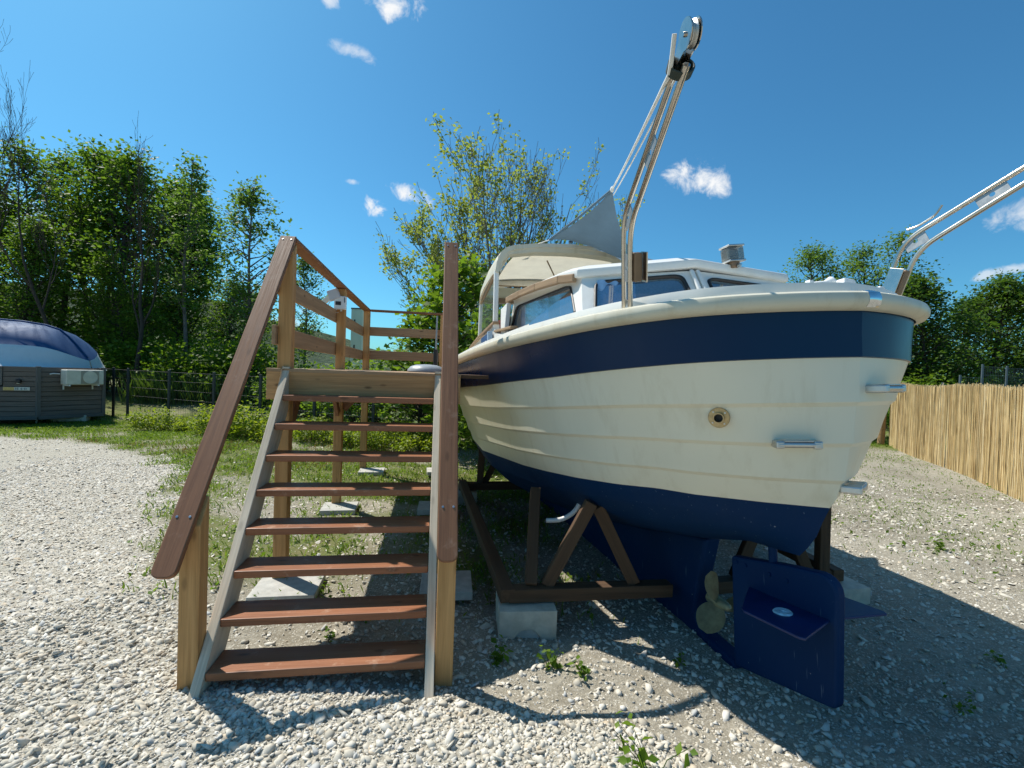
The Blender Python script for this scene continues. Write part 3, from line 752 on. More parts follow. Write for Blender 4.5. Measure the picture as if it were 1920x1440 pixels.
for side in (1, -1):
    base = len(verts)
    for L in lv:
        for s, t_, u in L: verts.append(B(s, side * t_, u))
    for j in range(NL - 1):
        for i in range(NV - 1):
            a = base + j * NV + i; f = (a, a + 1, a + NV + 1, a + NV)
            faces.append(f if side > 0 else f[::-1]); fm.append(lm[j] if j < 2 else lm[j])
    # bottom to the centre line
me = mesh_np('hull', verts, faces, fmat=fm)
bm = bmesh.new(); bm.from_mesh(me); bmesh.ops.remove_doubles(bm, verts=bm.verts, dist=.0008); bmesh.ops.recalc_face_normals(bm, faces=bm.faces)
bm.to_mesh(me); bm.free()
me.polygons.foreach_set('use_smooth', np.ones(len(me.polygons), dtype=bool)); me.set_sharp_from_angle(angle=R(19))
link('hull', me, boat, [M_navy, M_cream, M_anti])
# deck inside the rail
sheer = lv[0]
dv = []; df = []
n_ = NV
for i in range(n_):
    s, t_, u = sheer[i]
    for q in (-1, -.5, 0, .5, 1): dv.append(B(s + (.03 if i == 0 else 0), q * max(0, t_ - .02), u + .045 + .03 * (1 - q * q)))
for i in range(n_ - 1):
    for q in range(4): a = i * 5 + q; df.append((a, a + 1, a + 6, a + 5))
me = mesh_np('deck', dv, df, smooth=True); link('deck', me, boat, M_house)
# gunwale rail swept along the sheer, both sides in one loop
RP = [(-.055, .040), (-.05, .068), (-.02, .075), (.034, .073), (.056, .062), (.064, .041), (.060, .019), (.047, .004), (.026, -.004), (.008, -.006), (.004, .010)]
def sweep(path, nor, prof, name, mat, closed=False, parent=boat, sharp=35):
    vv = []; ff = []; n = len(path); k = len(prof)
    for (s, t_, u), (ns, ntt) in zip(path, nor):
        for o_, h_ in prof: vv.append(B(s + ns * o_, t_ + ntt * o_, u + h_))
    for i in range(n - 1):
        for j in range(k):
            a = i * k + j; b_ = i * k + (j + 1) % k; ff.append((a, b_, b_ + k, a + k))
    ff.append(tuple(range(k))); ff.append(tuple(range((n - 1) * k, n * k))[::-1])
    me = mesh_np(name, vv, ff, smooth=True); me.set_sharp_from_angle(angle=R(sharp)); return link(name, me, parent, mat)
path = [tuple(p) for p in sheer[::-1] * np.array([1, -1, 1])] + [tuple(p) for p in sheer[1:]]
nor = [(PN[0][i], -PN[1][i]) for i in range(NV - 1, -1, -1)] + [(PN[0][i], PN[1][i]) for i in range(1, NV)]
sweep(path, nor, RP, 'gunwale_rail', M_rail)
# raised toe of the deck inside the rail
TP = [(-.15, .03), (-.145, .115), (-.10, .134), (-.055, .130), (-.045, .09), (-.05, .03)]
cut = [k for k, p in enumerate(path) if p[0] < 6.0]
sweep([path[k] for k in cut], [nor[k] for k in cut], TP, 'deck_toe', M_house)
# stainless cover over the joint of the rail at the stern
jp = [(0, a, 0) for a in (-.022, .022)]
ci = NV - 1
sel = [k for k in range(len(path)) if abs(path[k][1]) < .045 and path[k][0] < .05]
if len(sel) < 2: sel = [ci - 1, ci, ci + 1]
JP = [(-.02, .0780), (.036, .0760), (.0595, .0645), (.0675, .041), (.063, .0175), (.049, .001), (.043, .007), (.057, .020), (.061, .041), (.053, .059), (.032, .070), (-.02, .072)]
k0 = sheer[1]; pj = []; nj = []
for a in np.linspace(-.030, .030, 5):
    pj.append((float(np.interp(abs(a), sheer[:, 1][:12], sheer[:, 0][:12])), a, .002)); nj.append((-1.0, a * .8))
sweep(pj, nj, JP, 'joint_cover', plain('polished_steel', (.70, .72, .74), .12, 1.0))
# keel, skeg and heel
KT = .055
def kprism(name, pts, th, mat, bev=.012): return prism(name, [B(s, 0, u) for s, u in pts], (1, 0, 0), -th, th, mat, boat, bev)
kprism('keel', [(1.02, -1.245), (1.13, -1.56), (1.17, -1.76), (1.10, -1.85), (.90, -1.87), (.80, -1.875), (.80, -1.93), (1.1, -1.955), (1.7, -1.955), (4.0, -1.94), (5.6, -1.80), (6.4, -1.45), (5.6, -1.44), (4, -1.50), (2.6, -1.42), (1.68, -1.33)], KT, M_anti, .02)
# rudder, turned a little
rd = thing.__globals__['bpy'].data.objects.new('rudder', None); COL.objects.link(rd); rd.parent = boat
rd.matrix_local = Matrix.Translation(B(.60, 0, -1.5)) @ Matrix.Rotation(R(9), 4, 'Z')
def rpoly(pts): return [(0, s - .60, u + 1.5) for s, u in pts]
tp = [(.80, -1.275), (.45, -1.222), (.28, -1.205)] + [(.28 - .085 * math.sin(a), -1.29 + .085 * math.cos(a)) for a in np.linspace(.2, math.pi / 2, 5)] + [(.215, -1.75)] + [(.255 - .04 * math.cos(a), -1.78 - .04 * math.sin(a)) for a in np.linspace(.3, math.pi / 2, 4)] + [(.80, -1.895)]
prism('blade', rpoly(tp), (1, 0, 0), -.030, .030, M_anti, rd, .014)
for sd in (-1, 1):
    pl = [(sd * .034, .68 - .6, .085), (sd * .034, .235 - .6, .085), (sd * .285, .17 - .6, .085), (sd * .30, .19 - .6, .085), (sd * .30, .48 - .6, .085), (sd * .28, .51 - .6, .085)]
    prism('fin', pl, (0, 0, 1), -.006, .006, M_fin, rd, .003)
lathe('anode', [(.001, 0), (.010, .0), (.012, .004), (.038, .006), (.044, .0), (.044, -.001)], M_anode, rd, 22, Matrix.Translation((-.15, .385 - .6, .0925)))
lathe('stock', [(.022, -.02), (.022, .12)], M_anti, rd, 12, Matrix.Translation((0, .55 - .6, .26)))
for sx in (.76, .70, .55, .45):
    lathe('bolt', [(.001, .006), (.010, .006), (.012, 0), (.012, -.003)], M_anti, rd, 8, Matrix.Translation((-.031, sx - .6, .20)) @ Matrix.Rotation(R(-90), 4, 'Y'))
# propeller in its aperture
pr = bpy.data.objects.new('propeller', None); COL.objects.link(pr); pr.parent = boat; pr.matrix_local = Matrix.Translation(B(.985, 0, -1.625))
lathe('hub', [(.001, -.10), (.020, -.085), (.030, -.04), (.034, .06), (.034, .09)], M_bronze, pr, 16, Matrix.Rotation(R(-90), 4, 'X'))
for kb in range(3):
    bm = bmesh.new(); nr, na = 9, 9; gridv = []
    for i in range(nr):
        q = i / (nr - 1); rr = .026 + .172 * q; wd = .088 * math.sin(math.pi * min(1, q * .84 + .12)) ** .6 + .004
        tw = R(38 + 30 * q)
        row = []
        for j in range(na):
            e = (j / (na - 1) - .5) * 2 * wd; row.append(bm.verts.new((e * math.sin(tw), e * math.cos(tw) * .75 + .2 * e * e, rr)))
        gridv.append(row)
    for i in range(nr - 1):
        for j in range(na - 1): bm.faces.new((gridv[i][j], gridv[i][j + 1], gridv[i + 1][j + 1], gridv[i + 1][j]))
    bmesh.ops.solidify(bm, geom=bm.faces[:], thickness=.007)
    link('blade', bm_mesh(bm, 'blade', True, 50), pr, M_bronze, Matrix.Rotation(R(-22 + 120 * kb), 4, 'Y'))
# exhaust, steps
def hull_at(t_, u):
    """s and outward direction of the hull skin near the stern at port offset t_, height u"""
    g_ = np.clip((u_band(0.2) - u) / (u_band(0.2) - u_wl(0.2)), 0, 1); L = level(u_lin(g_), k_lin(g_), .006)
    s = np.interp(abs(t_), L[:, 1][:60], L[:, 0][:60]); ds = (np.interp(abs(t_) + .02, L[:, 1][:60], L[:, 0][:60]) - np.interp(max(0, abs(t_) - .02), L[:, 1][:60], L[:, 0][:60])) / (.04 if abs(t_) > .02 else .02)
    n = Vector((math.copysign(ds, t_), -1, -.12)).normalized()           # local (t, s, u)
    return float(s), n
s_, n_v = hull_at(-.491, -.455)
ex = lathe('exhaust', [(.045, -.01), (.047, .010), (.045, .014), (.024, .014), (.024, .032), (.019, .032), (.018, -.02), (.001, -.021)], plain('stained_steel', (.50, .37, .20), .4, .9, .5, .4, 30), boat, 28, basis(n_v.cross(Vector((0, 0, 1))), n_v, Vector(B(s_, -.491, -.455))))
lathe('bore', [(.0175, .004), (.001, .0045)], M_black, ex, 18)
for a in range(4):
    lathe('screw', [(.001, .003), (.004, .003), (.005, 0)], M_zinc, ex, 8, Matrix.Translation((.035 * math.cos(a * 1.571 + .7), .035 * math.sin(a * 1.571 + .7), .0145)))
def step(t0, t1, u):
    s0, n0 = hull_at(t0, u); s1, n1 = hull_at(t1, u); nm = (n0 + n1); nm.z = 0; nm.normalize()
    a, b_ = Vector(B(s0, t0, u)), Vector(B(s1, t1, u)); e = bpy.data.objects.new('step', None); COL.objects.link(e); e.parent = boat
    out = .065
    for p in (a, b_): board('bracket', p - nm * .01, p + nm * (out + .012), .036, .036, M_alu, e, up=(0, 0, 1), bev=.008)
    tube('bar', [a + nm * out + (a - b_).normalized() * .008, b_ + nm * out - (a - b_).normalized() * .008], .013, M_alu, e, 12)
    pl = Vector((0, 0, .016)); board('plate', (a + b_) / 2 + nm * .02 + pl, (a + b_) / 2 + nm * (out + .008) + pl, abs((a - b_).length) * .78, .006, M_alu, e, up=(0, 0, 1), bev=.002)
step(-.278, -.150, -.572); step(.060, .205, -.335); step(.030, .150, -.785)
# ---- aft cabin
def wall_window(name, Q, win, mat, nseg=8, rad=.10, depth=.012, frame_w=.016):
    """panel with corners Q (tl,tr,br,bl as boat s,t,u) and a rounded window win=(x0,x1,y0,y1 as fractions, may be 4 points)"""
    Q = [np.array(B(*q)) for q in Q]
    def P(x, y):
        top = Q[0] * (1 - x) + Q[1] * x; bot = Q[3] * (1 - x) + Q[2] * x; return top * (1 - y) + bot * y
    W4 = win
    pts = []
    for i in range(4):
        p = np.array(W4[i], float); a = np.array(W4[i - 1], float); b_ = np.array(W4[(i + 1) % 4], float)
        da = (a - p); db = (b_ - p); s0 = p + da / np.linalg.norm(da) * rad; s1 = p + db / np.linalg.norm(db) * rad
        for k_ in range(nseg): f = k_ / (nseg - 1); pts.append((1 - f) ** 2 * s0 + 2 * f * (1 - f) * p + f * f * s1)
    pts = np.array(pts); n = len(pts)
    cen = np.mean(W4, axis=0)
    outer = []
    for p in pts:                                                 # project on the unit square from the window's centre
        d = p - cen; k_ = min([(1 - cen[0]) / d[0] if d[0] > 1e-6 else 1e9, -cen[0] / d[0] if d[0] < -1e-6 else 1e9, (1 - cen[1]) / d[1] if d[1] > 1e-6 else 1e9, -cen[1] / d[1] if d[1] < -1e-6 else 1e9])
        outer.append(cen + d * k_)
    outer = np.array(outer)
    for c_ in ((0, 0), (1, 0), (1, 1), (0, 1)):                     # snap to the corners
        outer[np.argmin(np.hypot(outer[:, 0] - c_[0], outer[:, 1] - c_[1]))] = c_
    nrm = -np.cross(Q[1] - Q[0], Q[3] - Q[0]); nrm /= np.linalg.norm(nrm)
    V = [P(*o) for o in outer] + [P(*p) for p in pts] + [P(*p) - nrm * .03 for p in pts]
    Fc = [(i, (i + 1) % n, n + (i + 1) % n, n + i) for i in range(n)] + [(n + i, n + (i + 1) % n, 2 * n + (i + 1) % n, 2 * n + i) for i in range(n)]
    link(name, mesh_np(name, V, Fc), boat, mat)
    wroot = bpy.data.objects.new('window', None); COL.objects.link(wroot); wroot.parent = boat
    V = [P(*p) - nrm * .012 for p in pts]; link('pane', mesh_np('pane', V, [tuple(range(n))]), wroot, M_glass)
    ring = np.array([P(*p) for p in pts]); cc = ring.mean(0)
    def offs(r, d_): return [p + (cc - p) / np.linalg.norm(cc - p) * r + nrm * d_ for p in ring]
    A = offs(-frame_w, .001) + offs(-frame_w * .6, .012) + offs(frame_w * .3, .010) + offs(frame_w * .5, -.012)
    Fr = []
    for j in range(3):
        for i in range(n): Fr.append((j * n + i, j * n + (i + 1) % n, (j + 1) * n + (i + 1) % n, (j + 1) * n + i))
    link('frame', mesh_np('frame', A, Fr, smooth=True), wroot, M_black)
    return nrm
LT, LB = (1.40, -.695, .460), (1.14, -.80, .06)
AT_, AB = (1.165, 0, .475), (.93, 0, .06)
RT, RB = (1.22, .76, .450), (.98, .86, .06)
FT, FB = (3.08, -.735, .640), (3.25, -.80, .06)
wall_window('cabin_wall', [FT, LT, LB, FB], [(.09, .13), (.885, .09), (.94, .68), (.02, .72)], M_house, rad=.07)
wall_window('cabin_wall', [LT, AT_, AB, LB], [(.13, .13), (.88, .08), (.92, .82), (.10, .82)], M_house, rad=.10)
wall_window('cabin_wall', [AT_, RT, RB, AB], [(.12, .12), (.84, .16), (.90, .80), (.10, .80)], M_house, rad=.10)
link('cabin_wall', mesh_np('cabin_wall', [B(*RT), B(3.08, .735, .64), B(3.25, .80, .06), B(*RB)], [(0, 1, 2, 3)]), boat, M_house)
link('bulkhead', mesh_np('bulkhead', [B(*FT), B(3.08, .735, .64), B(3.25, .80, .06), B(*FB)], [(0, 1, 2, 3)]), boat, M_house)
link('cabin_sole', mesh_np('cabin_sole', [B(1.1, -.75, .075), B(.99, 0, .075), B(1.0, .8, .075), B(3.2, .78, .075), B(3.2, -.78, .075)], [(0, 1, 2, 3, 4)]), boat, M_darkint)
# centre seam moulding between the two aft panes
for sx in (-.022, .022):
    board('corner_moulding', Vector(B(1.152, sx, .475)), Vector(B(.925, sx * 1.2, .07)), .028, .02, M_house, boat, up=(0, -1, .5), bev=.008)
# roof slab with a turned-down edge
ro = [(1.385, -.735, .505), (1.13, 0, .545), (1.20, .80, .500), (1.55, .835, .52), (3.10, .775, .695), (3.10, -.775, .695), (1.62, -.775, .535)]
rc = [(1.52, -.60, .575), (1.33, 0, .610), (1.40, .66, .565), (1.65, .70, .585), (3.05, .64, .76), (3.05, -.64, .76), (1.7, -.64, .60)]
V = [B(*p) for p in ro] + [B(p[0], p[1], p[2] - .055) for p in ro] + [B(*p) for p in rc] + [B(p[0] + .03, p[1] * .93, p[2] - .055) for p in ro]
n = len(ro); Fc = []
for i in range(n):
    j = (i + 1) % n
    Fc += [(n + i, n + j, j, i), (i, j, 2 * n + j, 2 * n + i), (n + j, n + i, 3 * n + i, 3 * n + j)]
Fc += [tuple(2 * n + i for i in range(n)), tuple(3 * n + i for i in range(n))[::-1]]
me = mesh_np('cabin_roof', V, Fc)
bm = bmesh.new(); bm.from_mesh(me); bmesh.ops.recalc_face_normals(bm, faces=bm.faces); bmesh.ops.bevel(bm, geom=bm.edges[:], offset=.010, segments=2, profile=.5, affect='EDGES'); bm.to_mesh(me); bm.free()
me.polygons.foreach_set('use_smooth', np.ones(len(me.polygons), dtype=bool)); me.set_sharp_from_angle(angle=R(25)); link('cabin_roof', me, boat, M_house)
# teak grab rail along the roof's port edge
hp = [(3.12, -.80, .645), (2.6, -.805, .600), (2.1, -.80, .548), (1.62, -.775, .490), (1.42, -.735, .455)]
for a, b_ in zip(hp[:-1], hp[1:]):
    board('grab_rail', Vector(B(*a)), Vector(B(*b_)), .035, .058, M_teak, boat, up=(0, 0, 1), bev=.008)
# curtains behind the panes
def curtain(a, b_, u0_, u1_):
    a = np.array(a, float); b_ = np.array(b_, float); d = b_ - a; L = np.linalg.norm(d); nn = np.array([-d[1], d[0]]) / L; k = 60; V = []
    for i in range(k):
        f = i / (k - 1); p = a + d * f + nn * (.012 * math.sin(f * L * 62) + .006 * math.sin(f * L * 23 + 1))
        V += [B(p[0], p[1], u0_), B(p[0], p[1], u1_)]
    return link('curtain', mesh_np('curtain', V, [(2 * i, 2 * i + 2, 2 * i + 3, 2 * i + 1) for i in range(k - 1)], smooth=True), boat, M_curtain)
curtain((3.0, -.68), (2.15, -.67), .10, .55); curtain((1.95, -.645), (1.44, -.63), .10, .42)
curtain((1.32, -.62), (1.28, -.36), .10, .42); curtain((1.22, .10), (1.24, .62), .10, .36)
# ---- davits
M_wblock = M_brown; M_gusset = plain('grey_steel_plate', (.33, .35, .36), .45, .5, .4, .2, 20)
def davit(sd):
    e = bpy.data.objects.new('davit', None); COL.objects.link(e); e.parent = boat
    base = np.array([.60, .80, .075]); bend = np.array([.46, .865, .50]); tip = np.array([-.235, 1.004, .788])
    up_ = bend - base; up_ /= np.linalg.norm(up_); ar = tip - bend; ar /= np.linalg.norm(ar)
    pn = np.cross(up_, ar); pn /= np.linalg.norm(pn); o1 = np.cross(up_, pn); o2 = np.cross(ar, pn)
    if o1[0] > 0: o1 = -o1
    if o2[2] > 0: o2 = -o2
    def cv(p): return B(p[0], sd * p[1], p[2])
    g = .086
    inner = [base + o1 * g * 1.0, bend + (o1 + o2) * g * .62, tip + o2 * g * .75]
    outer = [base, bend, tip]
    tube('tube', arc([cv(p) for p in outer], .10, 8), .0128, M_steel, e, 14); tube('tube', arc([cv(p) for p in inner], .10, 8), .0128, M_steel, e, 14)
    for p in (base, base + o1 * g): lathe('foot_flange', [(.001, .0), (.036, .0), (.036, .008), (.018, .012)], M_steel, e, 18, Matrix.Translation(cv(p - np.array([0, 0, .004]))))
    # connecting plates with a hole
    def plate(c, ax_, across, ln_, w_):
        bm = bmesh.new(); k = 28; inn = []; out_ = []
        for i in range(k):
            a = 2 * math.pi * i / k; inn.append((.012 * math.cos(a), .012 * math.sin(a)))
            q = max(abs(math.cos(a)) / (ln_ / 2), abs(math.sin(a)) / (w_ / 2)); out_.append((math.cos(a) / q, math.sin(a) / q))
        for cx2, cy2 in ((1, 1), (1, -1), (-1, 1), (-1, -1)):
            j_ = min(range(k), key=lambda q_: abs(math.atan2(math.sin(2 * math.pi * q_ / k - math.atan2(cy2 * w_, cx2 * ln_)), math.cos(2 * math.pi * q_ / k - math.atan2(cy2 * w_, cx2 * ln_)))))
            out_[j_] = (cx2 * ln_ / 2, cy2 * w_ / 2)
        def P3(x, y, z): return Vector(cv(c + ax_ * x + across * y)) + Vector(np.array([sd * pn[1], pn[0], pn[2]])) * z
        for z in (-.002, .002):
            for x, y in inn + out_: bm.verts.new(P3(x, y, z))
        bm.verts.ensure_lookup_table(); v_ = bm.verts
        for o_ in (0, 2 * k):
            for i in range(k): bm.faces.new((v_[o_ + i], v_[o_ + (i + 1) % k], v_[o_ + k + (i + 1) % k], v_[o_ + k + i]))
        for i in range(k):
            bm.faces.new((v_[i], v_[(i + 1) % k], v_[2 * k + (i + 1) % k], v_[2 * k + i])); bm.faces.new((v_[k + i], v_[k + (i + 1) % k], v_[3 * k + (i + 1) % k], v_[3 * k + i]))
        link('gusset', bm_mesh(bm, 'gusset'), e, M_gusset)
    plate(bend + ar * .05 + o2 * g * .44, ar, o2, .11, g * .9); plate(bend + ar * .40 + o2 * g * .40, ar, o2, .13, g * .8); plate(base + up_ * .22 + o1 * g * .5, up_, o1, .13, g * .95)
    # timber pad and steel plate clamped at the foot
    c = base + up_ * .20
    wc = Vector(cv(c - np.array([.035, 0.0, 0]) + np.array([-.055, -.02, 0])))
    mmx = basis(Vector(cv(base + up_)) - Vector(cv(base)), Vector((sd * pn[1], pn[0], pn[2])), wc)
    link('timber_pad', box_mesh(.135, .05, .04, .006), e, M_wblock, mmx)
    link('side_plate', box_mesh(.14, .075, .006, .002), e, M_steel, mmx @ Matrix.Translation((0, .02, .030)))
    # cleat near the bend
    if sd > 0:
        cl = bend + ar * .13 - o2 * .016
        tube('cleat', arc([cv(cl - ar * .09 - o2 * .035), cv(cl - ar * .045 - o2 * .018), cv(cl + ar * .045 - o2 * .018), cv(cl + ar * .09 - o2 * .05)], .03), .006, M_steel, e, 8)
    # sheave between two cheek plates at the tip
    pc = tip + ar * .065 + o2 * g * .2
    ax3 = Vector((sd * pn[1], pn[0], pn[2])).normalized(); up3 = Vector(cv(tip + ar)) - Vector(cv(tip))
    sm_ = basis(up3, ax3, Vector(cv(pc))) @ Matrix.Scale(.72, 4)
    lathe('sheave', [(.001, -.014), (.055, -.014), (.058, -.010), (.046, 0), (.058, .010), (.055, .014), (.001, .014)], M_alu, e, 28, sm_)
    for z in (-.022, .022):
        pts = [(-.15, -.012), (-.15, .016)] + [(.066 * math.cos(a), .062 * math.sin(a)) for a in np.linspace(R(140), R(-140), 20)]
        bm = bmesh.new(); a_ = [bm.verts.new((x, y, z - .0025)) for x, y in pts]; b2 = [bm.verts.new((x, y, z + .0025)) for x, y in pts]
        bm.faces.new(a_); bm.faces.new(b2[::-1])
        for i in range(len(pts)): bm.faces.new((a_[i], b2[i], b2[(i + 1) % len(pts)], a_[(i + 1) % len(pts)]))
        link('cheek_plate', bm_mesh(bm, 'cheek'), e, M_steel, sm_)
    lathe('axle_nut', [(.001, .034), (.010, .034), (.012, .024), (.012, -.024), (.010, -.034), (.001, -.034)], M_steel, e, 8, sm_)
    # dark rubber ring that keeps the falls together
    rc_ = tip - ar * .035 + o2 * g * .35
    lathe('rubber_ring', [(.040, -.017), (.044, -.016), (.046, .014), (.042, .016), (.038, .013), (.038, -.014)], plain('dark_green_rubber', (.022, .035, .028), .6), e, 22, basis(ax3, up3, Vector(cv(rc_))))
    return cv(tip), cv(pc), cv(rc_), ar
TIPP = davit(-1); davit(1)
# ---- hard top over the cockpit
def hardtop():
    sec = [(-.865, 1.00), (-.850, 1.10), (-.800, 1.215), (-.745, 1.268), (-.66, 1.298), (-.40, 1.335), (0, 1.352)]
    sec = sec + [(-a, b_) for a, b_ in sec[:-1][::-1]]
    st = [(3.36, 1.0, 0), (3.6, 1.0, .005), (4.1, .985, -.01), (4.5, .96, -.05), (4.72, .93, -.12)]
    V = []; F_ = []; k = len(sec)
    for ly in (0, 1):
        for s, w_, dz in st:
            for t_, u in sec:
                cu = 1.0; d = .035 * ly
                V.append(B(s - (0 if ly == 0 else .0), t_ * w_ * (1 - d / .86), u + dz - d * (1.25 if u > 1.15 else .3)))
    ns = len(st)
    for i in range(ns - 1):
        for j in range(k - 1):
            if i in (1, 2) and 4 <= j <= 7: continue                  # soft fabric panel here
            a = i * k + j; F_.append((a, a + 1, a + k + 1, a + k)); b_ = a + ns * k; F_.append((b_ + k, b_ + k + 1, b_ + 1, b_))
    for i in (0, ns - 1):
        for j in range(k - 1): a = i * k + j; F_.append((a, a + 1, a + 1 + ns * k, a + ns * k))
    for i in range(ns - 1):
        for j in (0, k - 1): a = i * k + j; F_.append((a, a + k, a + k + ns * k, a + ns * k))
    me = mesh_np('hardtop', V, F_); bm = bmesh.new(); bm.from_mesh(me); bmesh.ops.recalc_face_normals(bm, faces=bm.faces); bm.to_mesh(me); bm.free()
    me.polygons.foreach_set('use_smooth', np.ones(len(me.polygons), dtype=bool)); me.set_sharp_from_angle(angle=R(40)); link('hardtop', me, boat, M_rail)
hardtop()
# deep inner lip of the opening and fabric liner
lip = [(-.80, .99), (-.78, 1.12), (-.70, 1.20), (-.40, 1.245), (0, 1.258), (.40, 1.245), (.70, 1.20), (.78, 1.12), (.80, .99)]
V = []
for s, sh in ((3.375, 0), (3.52, .0)):
    for t_, u in lip: V.append(B(s, t_, u))
for t_, u in lip: V.append(B(3.372, t_ * 1.06, u + .055))
k = len(lip); link('opening_lip', mesh_np('opening_lip', V, [(j, j + 1, k + j + 1, k + j) for j in range(k - 1)] + [(j, 2 * k + j, 2 * k + j + 1, j + 1) for j in range(k - 1)], smooth=False), boat, M_rail)
V = []; gs, gt = 10, 12
for i in range(gs):
    for j in range(gt):
        fs, ft = i / (gs - 1), j / (gt - 1); s = 3.52 + fs * 1.05; t_ = (ft - .5) * 2 * (.60 + .06 * fs)
        sag = .018 * math.sin(fs * math.pi) * (1 - .5 * abs(2 * ft - 1)); V.append(B(s, t_, 1.300 - .085 * (t_ / .66) ** 2 * .5 - sag - .055 * fs ** 2 - .02))
link('headliner', mesh_np('headliner', V, [(i * gt + j, i * gt + j + 1, (i + 1) * gt + j + 1, (i + 1) * gt + j) for i in range(gs - 1) for j in range(gt - 1)], smooth=True), boat, M_liner)
board('batten', Vector(B(3.55, -.22, 1.205)), Vector(B(4.5, .26, 1.165)), .016, .012, M_teak, boat)
board('batten', Vector(B(4.5, -.62, 1.125)), Vector(B(4.5, .62, 1.125)), .03, .012, M_teak, boat)
board('header_beam', Vector(B(4.66, -.78, .955)), Vector(B(4.66, .78, .955)), .075, .07, M_brown, boat)
V = [B(4.58, -.66, 1.12), B(4.58, .66, 1.12), B(4.64, .76, .99), B(4.64, -.76, .99)]; link('header_panel', mesh_np('header_panel', V, [(0, 1, 2, 3)]), boat, M_rail)
for sd in (-1, 1):
    board('pillar', Vector(B(3.36, sd * .875, .40)), Vector(B(3.40, sd * .845, 1.02)), .055, .05, M_house, boat, up=(1, 0, 0), bev=.012)
    board('pillar', Vector(B(4.72, sd * .80, .40)), Vector(B(4.66, sd * .78, .97)), .05, .045, M_house, boat, up=(1, 0, 0), bev=.012)
    V = [B(3.41, sd * .86, .455), B(3.42, sd * .845, 1.0), B(4.64, sd * .785, .93), B(4.68, sd * .80, .46)]; link('side_pane', mesh_np('side_pane', V, [(0, 1, 2, 3)]), boat, M_screen)
    board('side_header', Vector(B(3.38, sd * .85, 1.005)), Vector(B(4.66, sd * .785, .925)), .03, .05, M_teak, boat, bev=.006)
    # wheelhouse side below the panes, with a teak cap
    V = [B(3.30, sd * .89, .05), B(3.33, sd * .885, .43), B(5.3, sd * .83, .37), B(6.3, sd * .50, .30), B(6.4, sd * .48, .05), B(5.3, sd * .86, .05)]
    V2 = [B(3.30, sd * .84, .05), B(3.33, sd * .835, .43), B(5.3, sd * .78, .37), B(6.3, sd * .45, .30), B(6.4, sd * .43, .05), B(5.3, sd * .81, .05)]
    Fq = [(0, 1, 2, 5), (5, 2, 3, 4), (6, 7, 8, 11), (11, 8, 9, 10), (0, 6, 7, 1), (1, 7, 8, 2), (2, 8, 9, 3)]
    link('house_side', mesh_np('house_side', V + V2, Fq), boat, M_house)
    for a, b_ in (((3.31, .875, .445), (4.3, .865, .415)), ((4.3, .865, .415), (5.3, .815, .385)), ((5.3, .815, .385), (6.3, .48, .315))):
        board('teak_cap', Vector(B(a[0], sd * a[1], a[2])), Vector(B(b_[0], sd * b_[1], b_[2])), .07, .03, M_teak, boat, bev=.006)
    # low coaming between cabin and wheelhouse
    V = [B(2.9, sd * .905, .05), B(2.9, sd * .90, .265), B(3.32, sd * .895, .335), B(3.32, sd * .90, .05)]
    link('coaming', mesh_np('coaming', V + [(x - sd * .06, y, z) for x, y, z in V], [(0, 1, 2, 3), (4, 5, 6, 7), (1, 5, 6, 2)]), boat, M_house)
    board('coaming_cap', Vector(B(2.55, sd * .875, .285)), Vector(B(3.31, sd * .87, .352)), .07, .022, M_teak, boat, bev=.005)
link('windscreen', mesh_np('windscreen', [B(4.69, -.77, .46), B(4.69, .77, .46), B(4.65, .75, .93), B(4.65, -.75, .93)], [(0, 1, 2, 3)]), boat, M_screen)
V = [B(4.72, -.83, .40), B(4.72, .83, .40), B(6.3, .5, .32), B(6.3, -.5, .32)]; link('coachroof', mesh_np('coachroof', V, [(0, 1, 2, 3)]), boat, M_house)
link('cockpit_seat', box_mesh(1.5, 1.1, .30, .02), boat, M_house, Matrix.Translation(B(4.0, 0, .19)))
# flared side of the cabin front and step in the coaming
prism('side_flare', [B(3.28, -.80, .05), B(3.22, -.80, .57), B(3.02, -.78, .60), B(2.98, -.83, .24), B(2.95, -.86, .05)], (1, 0, 0), -.045, .0, M_house, boat, .008)
# vent, latch, navy side panel with pale hatch and fairleads on the port side
vt = bpy.data.objects.new('louvre_vent', None); COL.objects.link(vt); vt.parent = boat
vt.matrix_local = Matrix.Translation(B(2.42, -.93, .19))
link('vent_plate', box_mesh(.012, .34, .075, .004), vt, M_house, Matrix.Translation((.01, 0, 0)))
for k in range(5): link('louvre', box_mesh(.016, .044, .05, .003), vt, M_black, Matrix.Translation((.0, -.125 + k * .062, 0)) @ Matrix.Rotation(R(14), 4, 'Z'))
V = [B(1.95, -.915, .05), B(1.95, -.91, .22), B(2.9, -.90, .27), B(2.9, -.905, .05)]; link('coaming', mesh_np('coaming', V, [(0, 1, 2, 3)]), boat, M_house)
lt = link('latch', box_mesh(.02, .035, .075, .004), boat, M_black, Matrix.Translation(B(3.0, -.915, .19)))
npn = bpy.data.objects.new('side_panel', None); COL.objects.link(npn); npn.parent = boat; npn.matrix_local = Matrix.Translation(B(3.62, -.895, .24)) @ Matrix.Rotation(R(-1), 4, 'Z')
link('board', box_mesh(.018, .62, .26, .004), npn, M_navy_fabric, Matrix.Translation((-.006, .12, 0)))
link('hatch', box_mesh(.012, .20, .13, .004), npn, plain('pale_wood_panel', (.45, .30, .19), .5), Matrix.Translation((-.022, .22, -.02)))
link('pale_strip', box_mesh(.012, .07, .13, .004), npn, M_white, Matrix.Translation((-.022, .08, -.01)))
link('lamp_box', box_mesh(.05, .06, .24, .006), npn, plain('light_blue_board', (.30, .42, .55), .5), Matrix.Translation((-.03, -.23, .0)))
